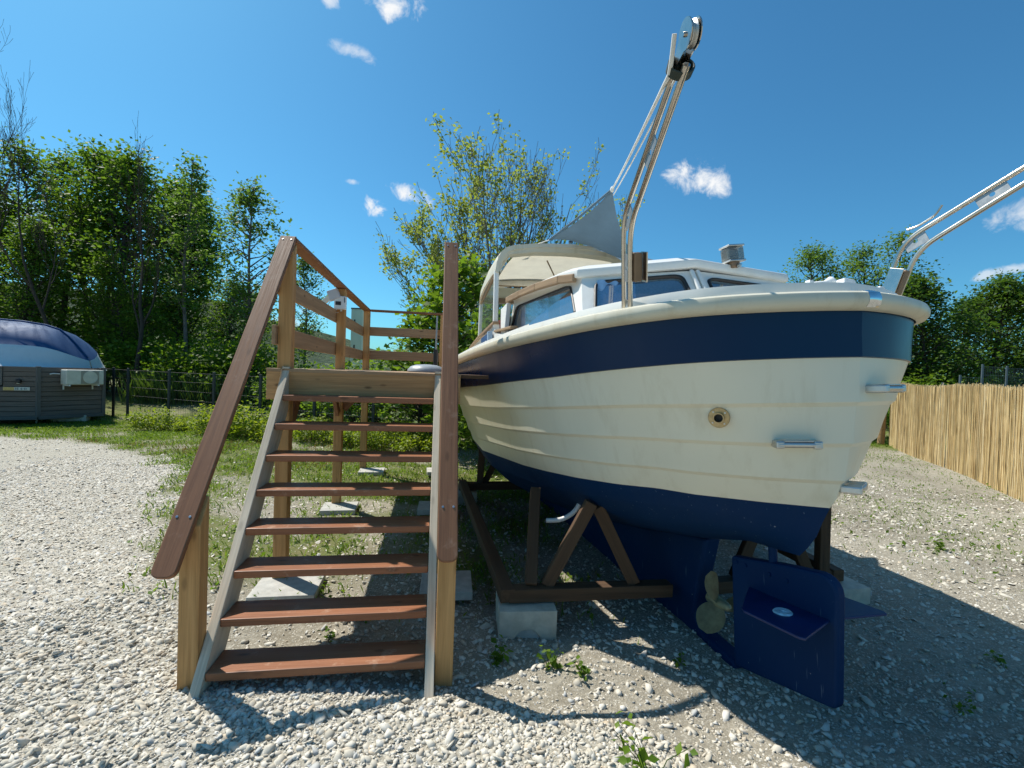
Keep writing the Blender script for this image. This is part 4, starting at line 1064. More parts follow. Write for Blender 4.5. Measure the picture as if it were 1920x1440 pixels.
for yy, zz in ((.06, -.085), (-.235, -.13)): link('fairlead', box_mesh(.07, .085, .075, .012), npn, M_black, Matrix.Translation((-.05, yy, zz)))
# stern chocks and mushroom vent
def chock(s, t_, sc_, u=.075):
    e = link('chock', bpy.data.meshes.get('chock') or chock_me, boat, None, Matrix.Translation(B(s, t_, u)) @ Matrix.Diagonal((sc_[0], sc_[1], sc_[2], 1)))
    return e
bm = bmesh.new()
a_ = [bm.verts.new(p) for p in ((-.5, -.5, 0), (.5, -.5, 0), (.5, .5, 0), (-.5, .5, 0))]; b2 = [bm.verts.new(p) for p in ((-.24, -.3, 1), (.30, -.3, .95), (.30, .3, .95), (-.24, .3, 1))]
bm.faces.new(a_[::-1]); bm.faces.new(b2)
for i in range(4): bm.faces.new((a_[i], a_[(i + 1) % 4], b2[(i + 1) % 4], b2[i]))
bmesh.ops.bevel(bm, geom=bm.edges[:], offset=.07, segments=3, profile=.5, affect='EDGES')
chock_me = bm_mesh(bm, 'chock', True, 50); chock_me.materials.append(M_white)
chock(.27, .225, (.12, .08, .105), .105); chock(.30, .475, (.06, .06, .085), .105); chock(.37, .565, (.04, .05, .08), .105)
chock(.17, -.095, (.04, .045, .06), .105)
lathe('horn_cleat', [(.001, -.05), (.014, -.045), (.017, 0), (.012, .05), (.026, .085), (.018, .10), (.001, .102)], M_white, boat, 14, Matrix.Translation(B(.24, .02, .165)) @ Matrix.Rotation(R(78), 4, 'Y'))
# working lamp on the cabin roof
dl = bpy.data.objects.new('deck_lamp', None); COL.objects.link(dl); dl.parent = boat; dl.matrix_local = Matrix.Translation(B(1.16, .325, .50)) @ Matrix.Rotation(R(-6), 4, 'Y') @ Matrix.Scale(.88, 4)
link('bracket', box_mesh(.07, .06, .05, .008), dl, M_brown, Matrix.Translation((-.01, 0, .035)))
lathe('knob', [(.001, .03), (.012, .028), (.014, 0), (.001, -.002)], M_zinc, dl, 10, Matrix.Translation((0, -.035, .02)) @ Matrix.Rotation(R(90), 4, 'X'))
link('reflector', box_mesh(.105, .07, .095, .012), dl, plain('reflector_grey', (.30, .30, .28), .25, .8), Matrix.Translation((0, .04, .118)))
link('lens', box_mesh(.135, .11, .108, .015), dl, M_lens, Matrix.Translation((0, .015, .118)))
for zz in (.062, .178): link('lamp_rim', box_mesh(.145, .12, .016, .006), dl, M_alu, Matrix.Translation((0, .015, zz)))
# all-round light and aerial stub on the hard top
nl = bpy.data.objects.new('navigation_light', None); COL.objects.link(nl); nl.parent = boat; nl.matrix_local = Matrix.Translation(B(3.55, .07, 1.335))
lathe('foot', [(.03, 0), (.03, .035), (.02, .045), (.001, .045)], M_brown, nl, 14); lathe('lens', [(.024, .048), (.024, .10)], M_lens, nl, 16); lathe('cap', [(.026, .10), (.026, .112), (.001, .118)], M_black, nl, 16); lathe('ring', [(.027, .046), (.027, .056)], M_black, nl, 16)
tube('aerial_stub', [B(3.75, -.49, 1.32), B(3.75, -.49, 1.44)], .010, M_white, boat, 8)
lathe('aerial_clamp', [(.022, 0), (.022, .02), (.012, .03)], M_white, boat, 12, Matrix.Translation(B(3.75, -.49, 1.385)))

# ---- sunshade cloth slung from the port davit
tp3 = BWd(2.25, -.035, 1.487); lc = BWd(3.15, -.32, 1.31); rt = BWd(2.65, .43, .915); rt2 = BWd(3.2, .98, 1.17); far_ = BWd(3.5, .25, 1.40)
tarp = thing('sunshade_cloth', 'grey blue sunshade cloth pulled up to a peak over the cabin roof', 'sunshade', BWd(2.65, .2, .9))
def to_local(p): return np.array(p) - np.array(tarp.location)
def sheet(name, quad, bulge, n=14, scallop=.06):
    a, b_, c_, d_ = [to_local(p) for p in quad]; V = []
    nn = np.cross(b_ - a, d_ - a); nn /= np.linalg.norm(nn)
    for i in range(n):
        for j in range(n):
            x, y = i / (n - 1), j / (n - 1)
            sx = x + scallop * math.sin(math.pi * y) * (1 - 2 * x); sy = y + scallop * math.sin(math.pi * x) * (1 - 2 * y)
            p = (a * (1 - sx) + b_ * sx) * (1 - sy) + (d_ * (1 - sx) + c_ * sx) * sy
            V.append(p + nn * (bulge * math.sin(math.pi * x) * math.sin(math.pi * y) + .012 * math.sin(9 * x + 4 * y)))
    return link(name, mesh_np(name, V, [(i * n + j, (i + 1) * n + j, (i + 1) * n + j + 1, i * n + j + 1) for i in range(n - 1) for j in range(n - 1)], smooth=True), tarp, M_tarp)
sheet('cloth', [tp3, lc, far_, rt], .05)
sheet('side_flap', [rt, far_, rt2, BWd(2.75, .72, .965)], -.02, 8, .02)
hem = arc([to_local(tp3), to_local(tp3 * .5 + lc * .5) + np.array([0, 0, -.01]), to_local(lc)], .1)
tube('hem', hem, .012, M_tarp, tarp, 8)
tipw = mb @ Vector(TIPP[1]); ringw = mb @ Vector(TIPP[2])
def rope(p, q, lab, r=.006, knot=True):
    e = thing('rope', lab, 'rope', p, 0, 'white ropes on the port davit')
    d = Vector(q) - Vector(p); k = 9; pts = [np.array(d) * f + np.array([0, 0, -.012 * math.sin(math.pi * f)]) for f in np.linspace(0, 1, k)]
    tube('strand', pts, r, M_rope, e, 8)
    if knot: lathe('knot', [(.001, -.03), (.014, -.02), (.020, 0), (.013, .02), (.001, .03)], M_rope, e, 10)
    return e
rope(tp3, ringw + Vector((-.035, 0, -.02)), 'white rope from the peak of the sunshade up to the port davit head', .0075)
rope(tp3 + Vector((.012, 0, -.05)), ringw + Vector((-.012, 0, -.03)), 'thinner white rope running close beside the davit tube', .0045, False)
rope(ringw + Vector((-.035, 0, -.02)), tipw + Vector((-.05, 0, 0)), 'short white rope between the rubber ring and the davit sheave', .0075, False)
rope(lc, mb @ Vector(B(3.75, -.49, 1.40)), 'white line from the left corner of the sunshade to the roof aerial', .006, False)
# bag in the cockpit
bg = thing('bag', 'red and black bag lying in the cockpit behind the port pillar', 'bag', BWd(3.85, -.70, .345), .2)
bm = bmesh.new(); bmesh.ops.create_icosphere(bm, subdivisions=3, radius=1)
for v_ in bm.verts: v_.co = Vector((v_.co.x * .085, v_.co.y * .14, v_.co.z * .13)) * (1 + .08 * math.sin(9 * v_.co.x + 5 * v_.co.z))
o = link('body', bm_mesh(bm, 'bag', True), bg, M_black, Matrix.Translation((.06, 0, .12)))
bm = bmesh.new(); bmesh.ops.create_icosphere(bm, subdivisions=3, radius=1)
for v_ in bm.verts: v_.co = Vector((v_.co.x * .05, v_.co.y * .10, v_.co.z * .10))
link('pocket', bm_mesh(bm, 'pocket', True), bg, M_red, Matrix.Translation((-.03, -.03, .11)))
tube('strap', arc([(.09, -.09, .20), (.13, -.10, .12), (.12, -.09, .0)], .06), .008, M_black, bg, 6)

# ------------------------------------------------------------------ cradle and blocks under the boat
cr_t = thing('boat_cradle', 'brown timber cradle with raking props under the boat hull', 'boat cradle', (.9, 3.6, -.05))
CO = Vector(cr_t.location)
def cb(name, a, b_, w_, th_, up=(0, 0, 1)): return board(name, Vector(a) - CO, Vector(b_) - CO, w_, th_, M_cradle, cr_t, up, .006)
cb('cross_beam', (.02, 3.02, .155), (1.12, 3.24, .13), .10, .085); cb('cross_beam', (1.36, 3.30, .12), (2.5, 3.58, .14), .10, .085)
cb('cross_beam', (-.62, 5.95, .13), (2.1, 6.55, .13), .10, .09)
cb('side_beam', (.02, 2.97, .16), (-.58, 6.0, .16), .09, .085); cb('side_beam', (2.45, 3.5, .15), (1.95, 6.6, .15), .09, .085)
cb('upright', (.165, 3.06, .19), (.203, 3.60, .685), .075, .075, (0, 1, 0)); cb('prop', (.27, 3.09, .19), (.545, 3.12, .73), .08, .06, (0, 1, 0)); cb('prop', (.86, 3.19, .18), (.59, 3.14, .70), .08, .06, (0, 1, 0))
cb('upright', (-.36, 6.02, .17), (-.34, 6.04, .80), .08, .08, (0, 1, 0)); cb('prop', (-.30, 6.06, .17), (-.02, 6.12, .74), .08, .06, (0, 1, 0))
cb('upright', (2.32, 3.50, .18), (2.30, 3.49, .95), .075, .075, (0, 1, 0)); cb('prop', (2.20, 3.48, .18), (1.90, 3.42, .80), .08, .06, (0, 1, 0)); cb('prop', (1.62, 3.36, .17), (1.86, 3.40, .76), .08, .06, (0, 1, 0))
cb('upright', (1.90, 6.5, .17), (1.88, 6.48, .9), .08, .08, (0, 1, 0))
def cblock(loc, size, rot, lab):
    e = thing('concrete_block', lab, 'concrete block', loc, rot, 'concrete blocks under the boat cradle')
    a, b_, h_ = size
    # channel stone with a half-round drain opening in its front
    bm = bmesh.new(); k = 12; ro_ = .085
    front = [(-a / 2, 0), (-ro_, 0)] + [(-ro_ * math.cos(q), ro_ * math.sin(q)) for q in np.linspace(0, math.pi, k)][1:-1] + [(ro_, 0), (a / 2, 0), (a / 2, h_), (-a / 2, h_)]
    fa = [bm.verts.new((x, -b_ / 2, z)) for x, z in front]; fb = [bm.verts.new((x, b_ / 2, z)) for x, z in front]
    bm.faces.new(fa); bm.faces.new(fb[::-1])
    for i in range(len(front)): bm.faces.new((fa[i], fb[i], fb[(i + 1) % len(front)], fa[(i + 1) % len(front)]))
    bmesh.ops.recalc_face_normals(bm, faces=bm.faces)
    bmesh.ops.bevel(bm, geom=bm.edges[:], offset=.008, segments=2, profile=.5, affect='EDGES')
    link('body', bm_mesh(bm, 'block', True, 40), e, M_conc_old)
    lathe('drain_plug', [(.082, 0), (.082, .01), (.001, .012)], M_conc, e, 20, Matrix.Translation((0, -b_ / 2 + .03, 0)) @ Matrix.Rotation(R(90), 4, 'X'))
cblock((.135, 3.06, -.10), (.36, .30, .20), .10, 'concrete block with a drain hole under the near end of the cradle')
cblock((-.58, 5.98, -.06), (.36, .28, .14), .15, 'dark concrete block under the far left end of the cradle')
cblock((2.45, 3.55, -.08), (.36, .28, .17), .2, 'concrete block under the right end of the cradle behind the rudder')
hs = thing('hose_end', 'short white hose hanging below the hull between the props', 'hose', (.44, 3.45, .55))
tube('hose', arc([(-.16, 0, -.05), (-.05, .0, -.045), (.05, 0, .02), (.10, .02, .12), (.10, .05, .30)], .06), .017, M_white, hs, 10)

# ------------------------------------------------------------------ boat-roofed cabin on the left
cab = thing('garden_cabin', 'grey plank cabin roofed with an upturned blue and white boat hull', 'cabin', (-12.5, 13.2, -.18))
CC = Vector(cab.location)
c0 = Vector((-14.9, 11.05, 0)); c1 = Vector((-12.29, 12.45, 0)); c2 = Vector((-11.75, 13.8, 0)); c3 = Vector((-13.3, 15.3, 0)); c4 = Vector((-15.6, 14.8, 0))
ZB, ZT = .02, 1.30
WIN = (.50, 1.02)                                                # window band on the front wall (fractions set below)
def planks(a, b_, n=10, skip=None):
    d = (b_ - a).normalized(); nn = Vector((d.y, -d.x, 0)); L = (b_ - a).length; hgt = (ZT - ZB) / n
    for i in range(n):
        z = ZB + (i + .5) * hgt
        segs = [(0.0, L)]
        if skip and z > skip[2]: segs = [(0, skip[0]), (skip[1], L)]
        for s0, s1 in segs:
            if s1 - s0 < .05: continue
            board('wall_plank', a + d * s0 - CC + Vector((0, 0, z)) + nn * .0, a + d * s1 - CC + Vector((0, 0, z)), hgt - .010, .024, M_plank, cab, up=nn + Vector((0, 0, .05)), bev=.004)
fd = (c1 - c0).normalized(); FL = (c1 - c0).length
planks(c0, c1, 10, (FL - 1.55, FL - .66, .80)); planks(c1, c2, 10); planks(c2, c3, 10)
for p in (c1, c2): board('corner_trim', p - CC + Vector((0, 0, ZB - .03)), p - CC + Vector((0, 0, ZT + .02)), .085, .085, M_trim, cab, up=(c2 - c1), bev=.006)
for a, b_ in ((c0, c1), (c1, c2), (c2, c3)): board('sill_beam', a - CC + Vector((0, 0, ZB - .04)), b_ - CC + Vector((0, 0, ZB - .04)), .10, .09, M_trim, cab)
V = [tuple(p - CC + Vector((0, 0, z)) - Vector((0, -.0, 0))) for z in (ZB, ZT) for p in (c0 + Vector((.05, .08, 0)), c1 + Vector((-.05, .08, 0)), c2 + Vector((-.06, 0, 0)), c3 + Vector((-.05, -.06, 0)), c4)]
link('core', mesh_np('core', V, [(0, 1, 6, 5), (1, 2, 7, 6), (2, 3, 8, 7), (3, 4, 9, 8), (4, 0, 5, 9), (0, 4, 3, 2, 1)]), cab, M_darkint)
wn_ = Vector((fd.y, -fd.x, 0))
w0_ = c0 + fd * (FL - 1.11) - CC
we = bpy.data.objects.new('window', None); COL.objects.link(we); we.parent = cab
link('pane', box_mesh(.80, .012, .40, .002), we, M_glass, basis(fd, (0, 0, 1), w0_ + Vector((0, 0, 1.05)) + wn_ * .005))
for zz in (.84, 1.27): board('frame', w0_ - fd * .44 + Vector((0, 0, zz)) + wn_ * .012, w0_ + fd * .44 + Vector((0, 0, zz)) + wn_ * .012, .05, .04, M_trim, we)
for xx in (-.42, .0, .42): board('frame', w0_ + fd * xx + Vector((0, 0, .86)) + wn_ * .012, w0_ + fd * xx + Vector((0, 0, 1.25)) + wn_ * .012, .045, .04, M_trim, we, up=wn_)
# wall lamp and sign
wlm = bpy.data.objects.new('wall_lamp', None); COL.objects.link(wlm); wlm.parent = cab
lp = c0 + fd * (FL - .36) - CC + Vector((0, 0, .93)) + wn_ * .05
link('shade', box_mesh(.10, .10, .10, .02), wlm, M_black, basis(fd, (0, 0, 1), lp)); link('lens', box_mesh(.06, .06, .02, .006), wlm, M_white, basis(fd, (0, 0, 1), lp + Vector((0, 0, -.052))))
sg = bpy.data.objects.new('name_sign', None); COL.objects.link(sg); sg.parent = cab
sp_ = c0 + fd * (FL - .40) - CC + Vector((0, 0, .735)) + wn_ * .030
link('plate', box_mesh(.50, .012, .085, .002), sg, plain('pale_sign', (.62, .64, .58), .5), basis(fd, (0, 0, 1), sp_))
link('yellow_half', box_mesh(.20, .004, .080, .001), sg, plain('ochre_paint', (.62, .43, .14), .5, 0, .5, .35, 60), basis(fd, (0, 0, 1), sp_ - fd * .145 + wn_ * .009))
M_letter = plain('letter_blue', (.03, .10, .15), .5)
def letter_bar(x, z, w_, h_): link('lettering', box_mesh(w_, .003, h_, .0005), sg, M_letter, basis(fd, (0, 0, 1), sp_ + fd * x + wn_ * .010 + Vector((0, 0, z))))
for x, z, w_, h_ in ((-.015, 0, .009, .05), (.012, 0, .009, .05), (.028, .021, .024, .008), (.028, .0, .020, .008), (.028, -.021, .024, .008),
                     (.085, 0, .009, .05), (.101, .021, .024, .008), (.101, 0, .022, .008), (.101, -.021, .024, .008),
                     (.147, 0, .009, .05), (.160, .021, .026, .008), (.160, -.021, .026, .008), (.183, 0, .009, .044)): letter_bar(x, z, w_, h_)
# air conditioner on brackets
ad = (c2 - c1).normalized(); an = Vector((ad.y, -ad.x, 0)); ac = bpy.data.objects.new('air_conditioner', None); COL.objects.link(ac); ac.parent = cab
ap_ = c1 + ad * .86 - CC + Vector((0, 0, 1.05)) + an * .20
am = basis(ad, (0, 0, 1), ap_); ac.matrix_local = am
link('casing', box_mesh(.86, .28, .40, .02), ac, M_ivory)
link('grille_panel', box_mesh(.42, .01, .36, .008), ac, plain('taupe_grille', (.36, .33, .27), .6), Matrix.Translation((.10, -.142, 0)))
lathe('fan_ring', [(.165, 0), (.172, .008), (.165, .014), (.158, .008)], M_ivory, ac, 30, Matrix.Translation((.10, -.148, 0)) @ Matrix.Rotation(R(90), 4, 'X'))
lathe('fan_hub', [(.035, 0), (.035, .012), (.001, .014)], M_ivory, ac, 18, Matrix.Translation((.10, -.148, 0)) @ Matrix.Rotation(R(90), 4, 'X'))
for k in range(10):
    a = k * math.pi / 5; tube('grille_wire', [(.10 + .035 * math.cos(a), -.153, .035 * math.sin(a)), (.10 + .16 * math.cos(a), -.153, .16 * math.sin(a))], .003, M_trim, ac, 5)
for xx in (-.36, .30): board('bracket', (xx, .14, -.22), (xx, -.16, -.22), .035, .035, M_white, ac); board('bracket', (xx, .14, -.34), (xx, .14, .2), .03, .03, M_white, ac, up=(0, 1, 0))
tube('drain_pipe', arc([(-.45, .12, .08), (-.60, .12, .09), (-.66, .12, .07)], .04), .016, M_white, ac, 8)
# upturned hull: sections across the cabin's length
def upturned():
    A0 = np.array([-12.42, 14.2]); ax_ = np.array([-.985, -.17]); nv_ = np.array([-.17, .985]) * -1       # nv_ points to the viewer's side
    st = [0, .03, .12, .28, .5, .8, 1.2, 1.8, 2.6, 3.6, 5.0, 6.5]
    half = [0.02, .35, .75, 1.05, 1.25, 1.42, 1.55, 1.65, 1.70, 1.70, 1.6, 1.2]
    hbot = [1.22] * 12
    hmid = [1.50, 1.56, 1.66, 1.76, 1.83, 1.86, 1.87, 1.875, 1.88, 1.88, 1.88, 1.9]
    htop = [1.50, 1.58, 1.72, 1.95, 2.17, 2.36, 2.48, 2.56, 2.60, 2.60, 2.58, 2.5]
    V = []; k = 0
    for s, w_, zb, zm, zt in zip(st, half, hbot, hmid, htop):
        c = A0 + ax_ * s; row = []
        prof = [(1.10, zb), (1.05, zb + .02), (.93, zb + (zm - zb) * .40), (.84, zb + (zm - zb) * .75), (.79, zm), (.785, zm + .004), (.74, zm + (zt - zm) * .28), (.62, zm + (zt - zm) * .58), (.42, zm + (zt - zm) * .82), (.18, zm + (zt - zm) * .96), (0, zt)]
        prof = prof + [(-x, z) for x, z in prof[:-1][::-1]]
        inset = np.interp(s, [0, .6], [1, 1])
        for x, z in prof:
            # the rim flares out past the end, the bottom is drawn in
            pull = .38 * max(0, (z - zb) / (2.6 - zb)) ** 1.0 * max(0, 1 - s / .9)
            p = c + nv_ * w_ * x + ax_ * pull; row.append((p[0] - CC.x, p[1] - CC.y, z - CC.z))
        V += row; k = len(row)
    F_ = []; fm = []
    for i in range(len(st) - 1):
        for j in range(k - 1): F_.append((i * k + j, i * k + j + 1, (i + 1) * k + j + 1, (i + 1) * k + j)); fm.append(1 if (j < 5 or j >= k - 6) else 0)
    me = mesh_np('roof_hull', V, F_, fmat=fm); bm = bmesh.new(); bm.from_mesh(me); bmesh.ops.recalc_face_normals(bm, faces=bm.faces); bm.to_mesh(me); bm.free()
    me.polygons.foreach_set('use_smooth', np.ones(len(me.polygons), dtype=bool)); me.set_sharp_from_angle(angle=R(45)); link('roof_hull', me, cab, [M_wall_blue, M_wall_white])
    kv = [np.array(V[i * k + k // 2]) + np.array([0, 0, .02]) for i in range(1, len(st))]
    tube('keel_strip', kv, .028, M_wall_blue, cab, 8)
upturned()
for loc, lab in (((-12.25, 13.35, -.20), 'concrete pier block below the corner of the grey cabin'), ((-13.9, 12.1, -.20), 'concrete pier block below the front of the grey cabin')):
    o = link('pier_block', box_mesh(.75, .35, .17, .01), None, M_conc_old); o.location = loc; o.location.z = -.10; o.rotation_euler = (0, 0, .45); props(o, lab, 'concrete block', 'pier blocks under the cabin')
ho = thing('drain_hose', 'pale curved hose under the corner of the cabin', 'hose', (-12.62, 12.75, -.2))
tube('hose', arc([(0, 0, 0), (.02, .0, .16), (.16, .1, .24), (.5, .5, .2)], .1), .02, M_ivory, ho, 8)

# ------------------------------------------------------------------ fences
def mesh_panel(a, b_, z0, z1, parent, name='wire_panel', mat=M_fence, nh=6, dv=.075):
    L = (b_ - a).length; polys = []
    d = (b_ - a) / L
    for k in range(nh):
        z = z0 + (z1 - z0) * k / (nh - 1); polys.append(([tuple(a + Vector((0, 0, z))), tuple(b_ + Vector((0, 0, z)))], [.0042, .0042]))
    x = dv
    while x < L: p = a + d * x; polys.append(([tuple(p + Vector((0, 0, z0))), tuple(p + Vector((0, 0, z1)))], [.003, .003])); x += dv
    V, F_ = tube_arrays(polys, 3); return link(name, mesh_np(name, V, F_), parent, mat)
def fence_run(pts, z_top, hgt, label, name, mat, post_h=.06):
    e = thing(name, label, 'fence', (pts[0][0], pts[0][1], 0))
    O = Vector(e.location)
    P = [Vector((x, y, 0)) for x, y in pts]
    for i, p in enumerate(P):
        gz = float(ground_z(p.x, p.y)); zt = z_top[i] if isinstance(z_top, (list, tuple)) else z_top
        board('fence_post', p - O + Vector((0, 0, gz - .05)), p - O + Vector((0, 0, zt + post_h)), .06, .045, mat, e, up=(0, 1, 0), bev=.004)
    for i in range(len(P) - 1):
        zt = z_top[i] if isinstance(z_top, (list, tuple)) else z_top
        mesh_panel(P[i] - O, P[i + 1] - O, zt - hgt, zt, e, mat=mat)
    return e
fp = [(-13.2, 15.4), (-12.2, 14.7), (-11.2, 14.0), (-9.43, 13.2), (-7.7, 12.4), (-6.05, 11.55), (-4.43, 10.8), (-2.87, 10.0), (-1.2, 9.5), (.7, 9.3), (2.6, 9.2)]
fence_run(fp, 1.27, 1.22, 'low dark wire panel fence along the lawn behind the platform', 'panel_fence', M_fence)
e = thing('reed_fence', 'tall golden reed screen fence along the right side of the yard', 'fence', (10.0, 12.75, 0))
O = Vector(e.location)
ra = np.array([10.05, 12.7]); rb = np.array([5.2, 2.2]); rl = np.linalg.norm(rb - ra); rd_ = (rb - ra) / rl; rn_ = np.array([rd_[1], -rd_[0]])
rs = np.random.default_rng(5); nre = 2900
V = []; Fq = []; tint = []
off = np.sort(rs.random(nre)) * rl
for i in range(nre):
    p = ra + rd_ * off[i] + rn_ * rs.uniform(-.018, .018) + rn_ * .06 * math.sin(off[i] * 1.1); r = rs.uniform(.0032, .0056)
    hgt = 1.64 + .02 * math.sin(off[i] * 1.7) + rs.normal(0, .015) + (.03 if rs.random() < .04 else 0); zb = float(ground_z(p[0], p[1])) - .02; lean = rs.normal(0, .014, 2)
    for z, q in ((zb, 0), (zb + hgt * .5, .5), (zb + hgt, 1)):
        c = p + lean * q + (rs.normal(0, .004, 2) if q == .5 else 0)
        for a in (0, 2.09, 4.19): V.append((c[0] + r * math.cos(a + i) - O.x, c[1] + r * math.sin(a + i) - O.y, z))
    b0 = i * 9
    for l in (0, 3):
        for j in range(3): Fq.append((b0 + l + j, b0 + l + (j + 1) % 3, b0 + l + 3 + (j + 1) % 3, b0 + l + 3 + j))
    tint += [rs.random()] * 9
mt, nt, bs = new_mat('dry_reed'); t = NT(nt); at = t.n('ShaderNodeAttribute', attribute_name='tint')
c = t.ramp(at.outputs['Fac'], [(0, (.42, .29, .125)), (.2, (.62, .46, .21)), (.7, (.76, .59, .31)), (1, (.84, .70, .43))]); f = t.noise(t.n('ShaderNodeTexCoord').outputs['Object'], 6, 5, .6)
t.l(t.mix(t.mr(f, .4, .8, 0, .5), c, (.36, .23, .09)), bs.inputs['Base Color']); bs.inputs['Roughness'].default_value = .7
o = link('reed_mat', mesh_np('reed_mat', V, np.array(Fq), {'tint': tint}), e, mt); o['kind'] = 'stuff'
M_wire = plain('binding_wire', (.22, .20, .16), .4, .8)
for zz in (.25, .62, 1.0, 1.38):
    k = 40; tube('binding_wire', [(ra[0] + rd_[0] * rl * f + rn_[0] * (.06 * math.sin(rl * f * 1.1) - .028) - O.x, ra[1] + rd_[1] * rl * f + rn_[1] * (.06 * math.sin(rl * f * 1.1) - .028) - O.y, zz) for f in np.linspace(0, 1, k)], .002, M_wire, e, 4)
gz = float(ground_z(*ra)); tube('end_post', [(-.10, .05, gz - .1), (-.08, .05, .8), (-.05, .05, gz + 1.68)], [.085, .08, .075], plain('bark_post', (.30, .19, .09), .85, 0, .3, .3, 14, bump=.6), e, 12)
for k in range(1, 5):
    p = ra + rd_ * rl * k / 4.2 - rn_ * .12; tube('stake', [(p[0] - O.x, p[1] - O.y, -.1), (p[0] - O.x, p[1] - O.y, 1.55)], .035, MATS['bark_post'], e, 8)
gp = [(15.6, 17.4), (16.4, 17.6), (17.2, 17.6), (18.3, 17.8), (19.6, 18.2), (20.6, 18.4)]
fence_run(gp, [1.70, 2.0, 2.42, 2.40, 2.36, 2.3], 1.6, 'slate grey mesh fence stepping up behind the reed screen', 'mesh_fence', M_fence_grey, .08)
e = thing('yard_gate', 'slate grey barred gate behind the reed screen at the right edge', 'gate', (20.8, 18.4, 0)); 
board('gate_post', (-.05, 0, 0), (-.05, 0, 2.55), .16, .16, M_fence_grey, e, up=(0, 1, 0)); board('gate_rail', (.05, 0, 2.35), (3.6, .5, 2.35), .06, .05, M_fence_grey, e); board('gate_rail', (.05, 0, .2), (3.6, .5, .2), .06, .05, M_fence_grey, e)
for k in range(26): x = .15 + k * .135; board('gate_bar', (x, x * .14, .22), (x, x * .14, 2.33), .028, .028, M_fence_grey, e, up=(0, 1, 0), bev=.002)
o = thing('control_box', 'small white control box on the fence beside the yard gate', 'box', (20.35, 17.9, 0)); block('housing', (0, 0, 1.25), (.28, .15, .9), M_white, o, bev=.01); board('leg', (0, 0, 0), (0, 0, .8), .08, .08, M_fence_grey, o, up=(0, 1, 0)); block('cap', (0, 0, 1.72), (.32, .19, .03), M_fence_grey, o)
# pale tower building far behind the platform
tw = thing('concrete_tower', 'pale grey green building with dark slit windows rising behind the bushes', 'building', (-13.62, 42.5, 0), -.1)
M_render = plain('pale_green_render', (.66, .70, .60), .9, 0, .2, .1, .6)
block('wall', (0, -.45, 3.35), (.98, .5, 6.7), M_render, tw, bev=.01)
block('roof', (0, -.45, 6.76), (1.04, .56, .12), M_fence_grey, tw, bev=.01)
for z in (5.3, 3.1):
    w_ = bpy.data.objects.new('window', None); COL.objects.link(w_); w_.parent = tw; block('pane', (-.16, -.705, z), (.12, .03, 1.0), M_darkint, w_, bev=.004); block('frame', (-.16, -.70, z - .53), (.18, .05, .05), M_fence_grey, w_, bev=.004)

# ------------------------------------------------------------------ vegetation
M_bark = plain('bark', (.065, .052, .042), .95, 0, .2, .35, 9, bump=.6)
M_bark_grey = plain('grey_bark', (.16, .14, .125), .95, 0, .2, .35, 9, bump=.5)
M_leafD = foliage('wood_leaf', (.045, .11, .012), (.17, .27, .028), .52)
M_leafA = foliage('airy_leaf', (.06, .135, .025), (.18, .28, .05), .52)
M_leafY = foliage('spring_leaf', (.17, .23, .04), (.40, .45, .11), .5)
M_leafM = foliage('maple_leaf', (.06, .14, .012), (.20, .30, .028), .52)
M_leafB = foliage('bush_leaf', (.10, .19, .010), (.33, .38, .03), .5)
M_leafR = foliage('dark_leaf', (.035, .090, .014), (.125, .21, .03), .5)
M_grass = foliage('grass_blade', (.085, .17, .015), (.25, .33, .05), .45)
def leaves_mesh(name, P, size, rs, flat=.35, shape='diamond', tint=None):
    """leaf-sized folded faces at points P"""
    n = len(P); P = np.asarray(P)
    d = rs.normal(size=(n, 3)); d[:, 2] *= .5; d /= np.linalg.norm(d, axis=1)[:, None]
    nn = rs.normal(size=(n, 3)); nn[:, 2] = np.abs(nn[:, 2]) + flat * 2; nn -= d * (nn * d).sum(1)[:, None]; nn /= np.linalg.norm(nn, axis=1)[:, None]
    sd = np.cross(nn, d); sz = np.asarray(size) * rs.uniform(.65, 1.3, n)
    if shape == 'diamond': pts = [(0, 0, 0), (.45, .34, .09), (1, 0, 0), (.45, -.34, .09)]; tri = [(0, 1, 2), (0, 2, 3)]
    elif shape == 'maple':
        pts = [(0, 0, 0), (.05, .45, .05), (.35, .30, .03), (.55, .62, .08), (.62, .22, .02), (1.0, 0, -.04), (.62, -.22, .02), (.55, -.62, .08), (.35, -.30, .03), (.05, -.45, .05)]
        tri = [(0, 1, 2), (0, 2, 4), (2, 3, 4), (0, 4, 5), (0, 5, 6), (0, 6, 8), (6, 7, 8), (0, 8, 9)]
    V = np.stack([P + sz[:, None] * (d * a + sd * b_ + nn * c_) for a, b_, c_ in pts], 1).reshape(-1, 3); k = len(pts)
    F_ = (np.array(tri)[None] + (np.arange(n) * k)[:, None, None]).reshape(-1, 3)
    tt = np.repeat(rs.random(n) if tint is None else np.clip(tint + rs.normal(0, .18, n), 0, 1), k)
    return mesh_np(name, V, F_, {'tint': tt})
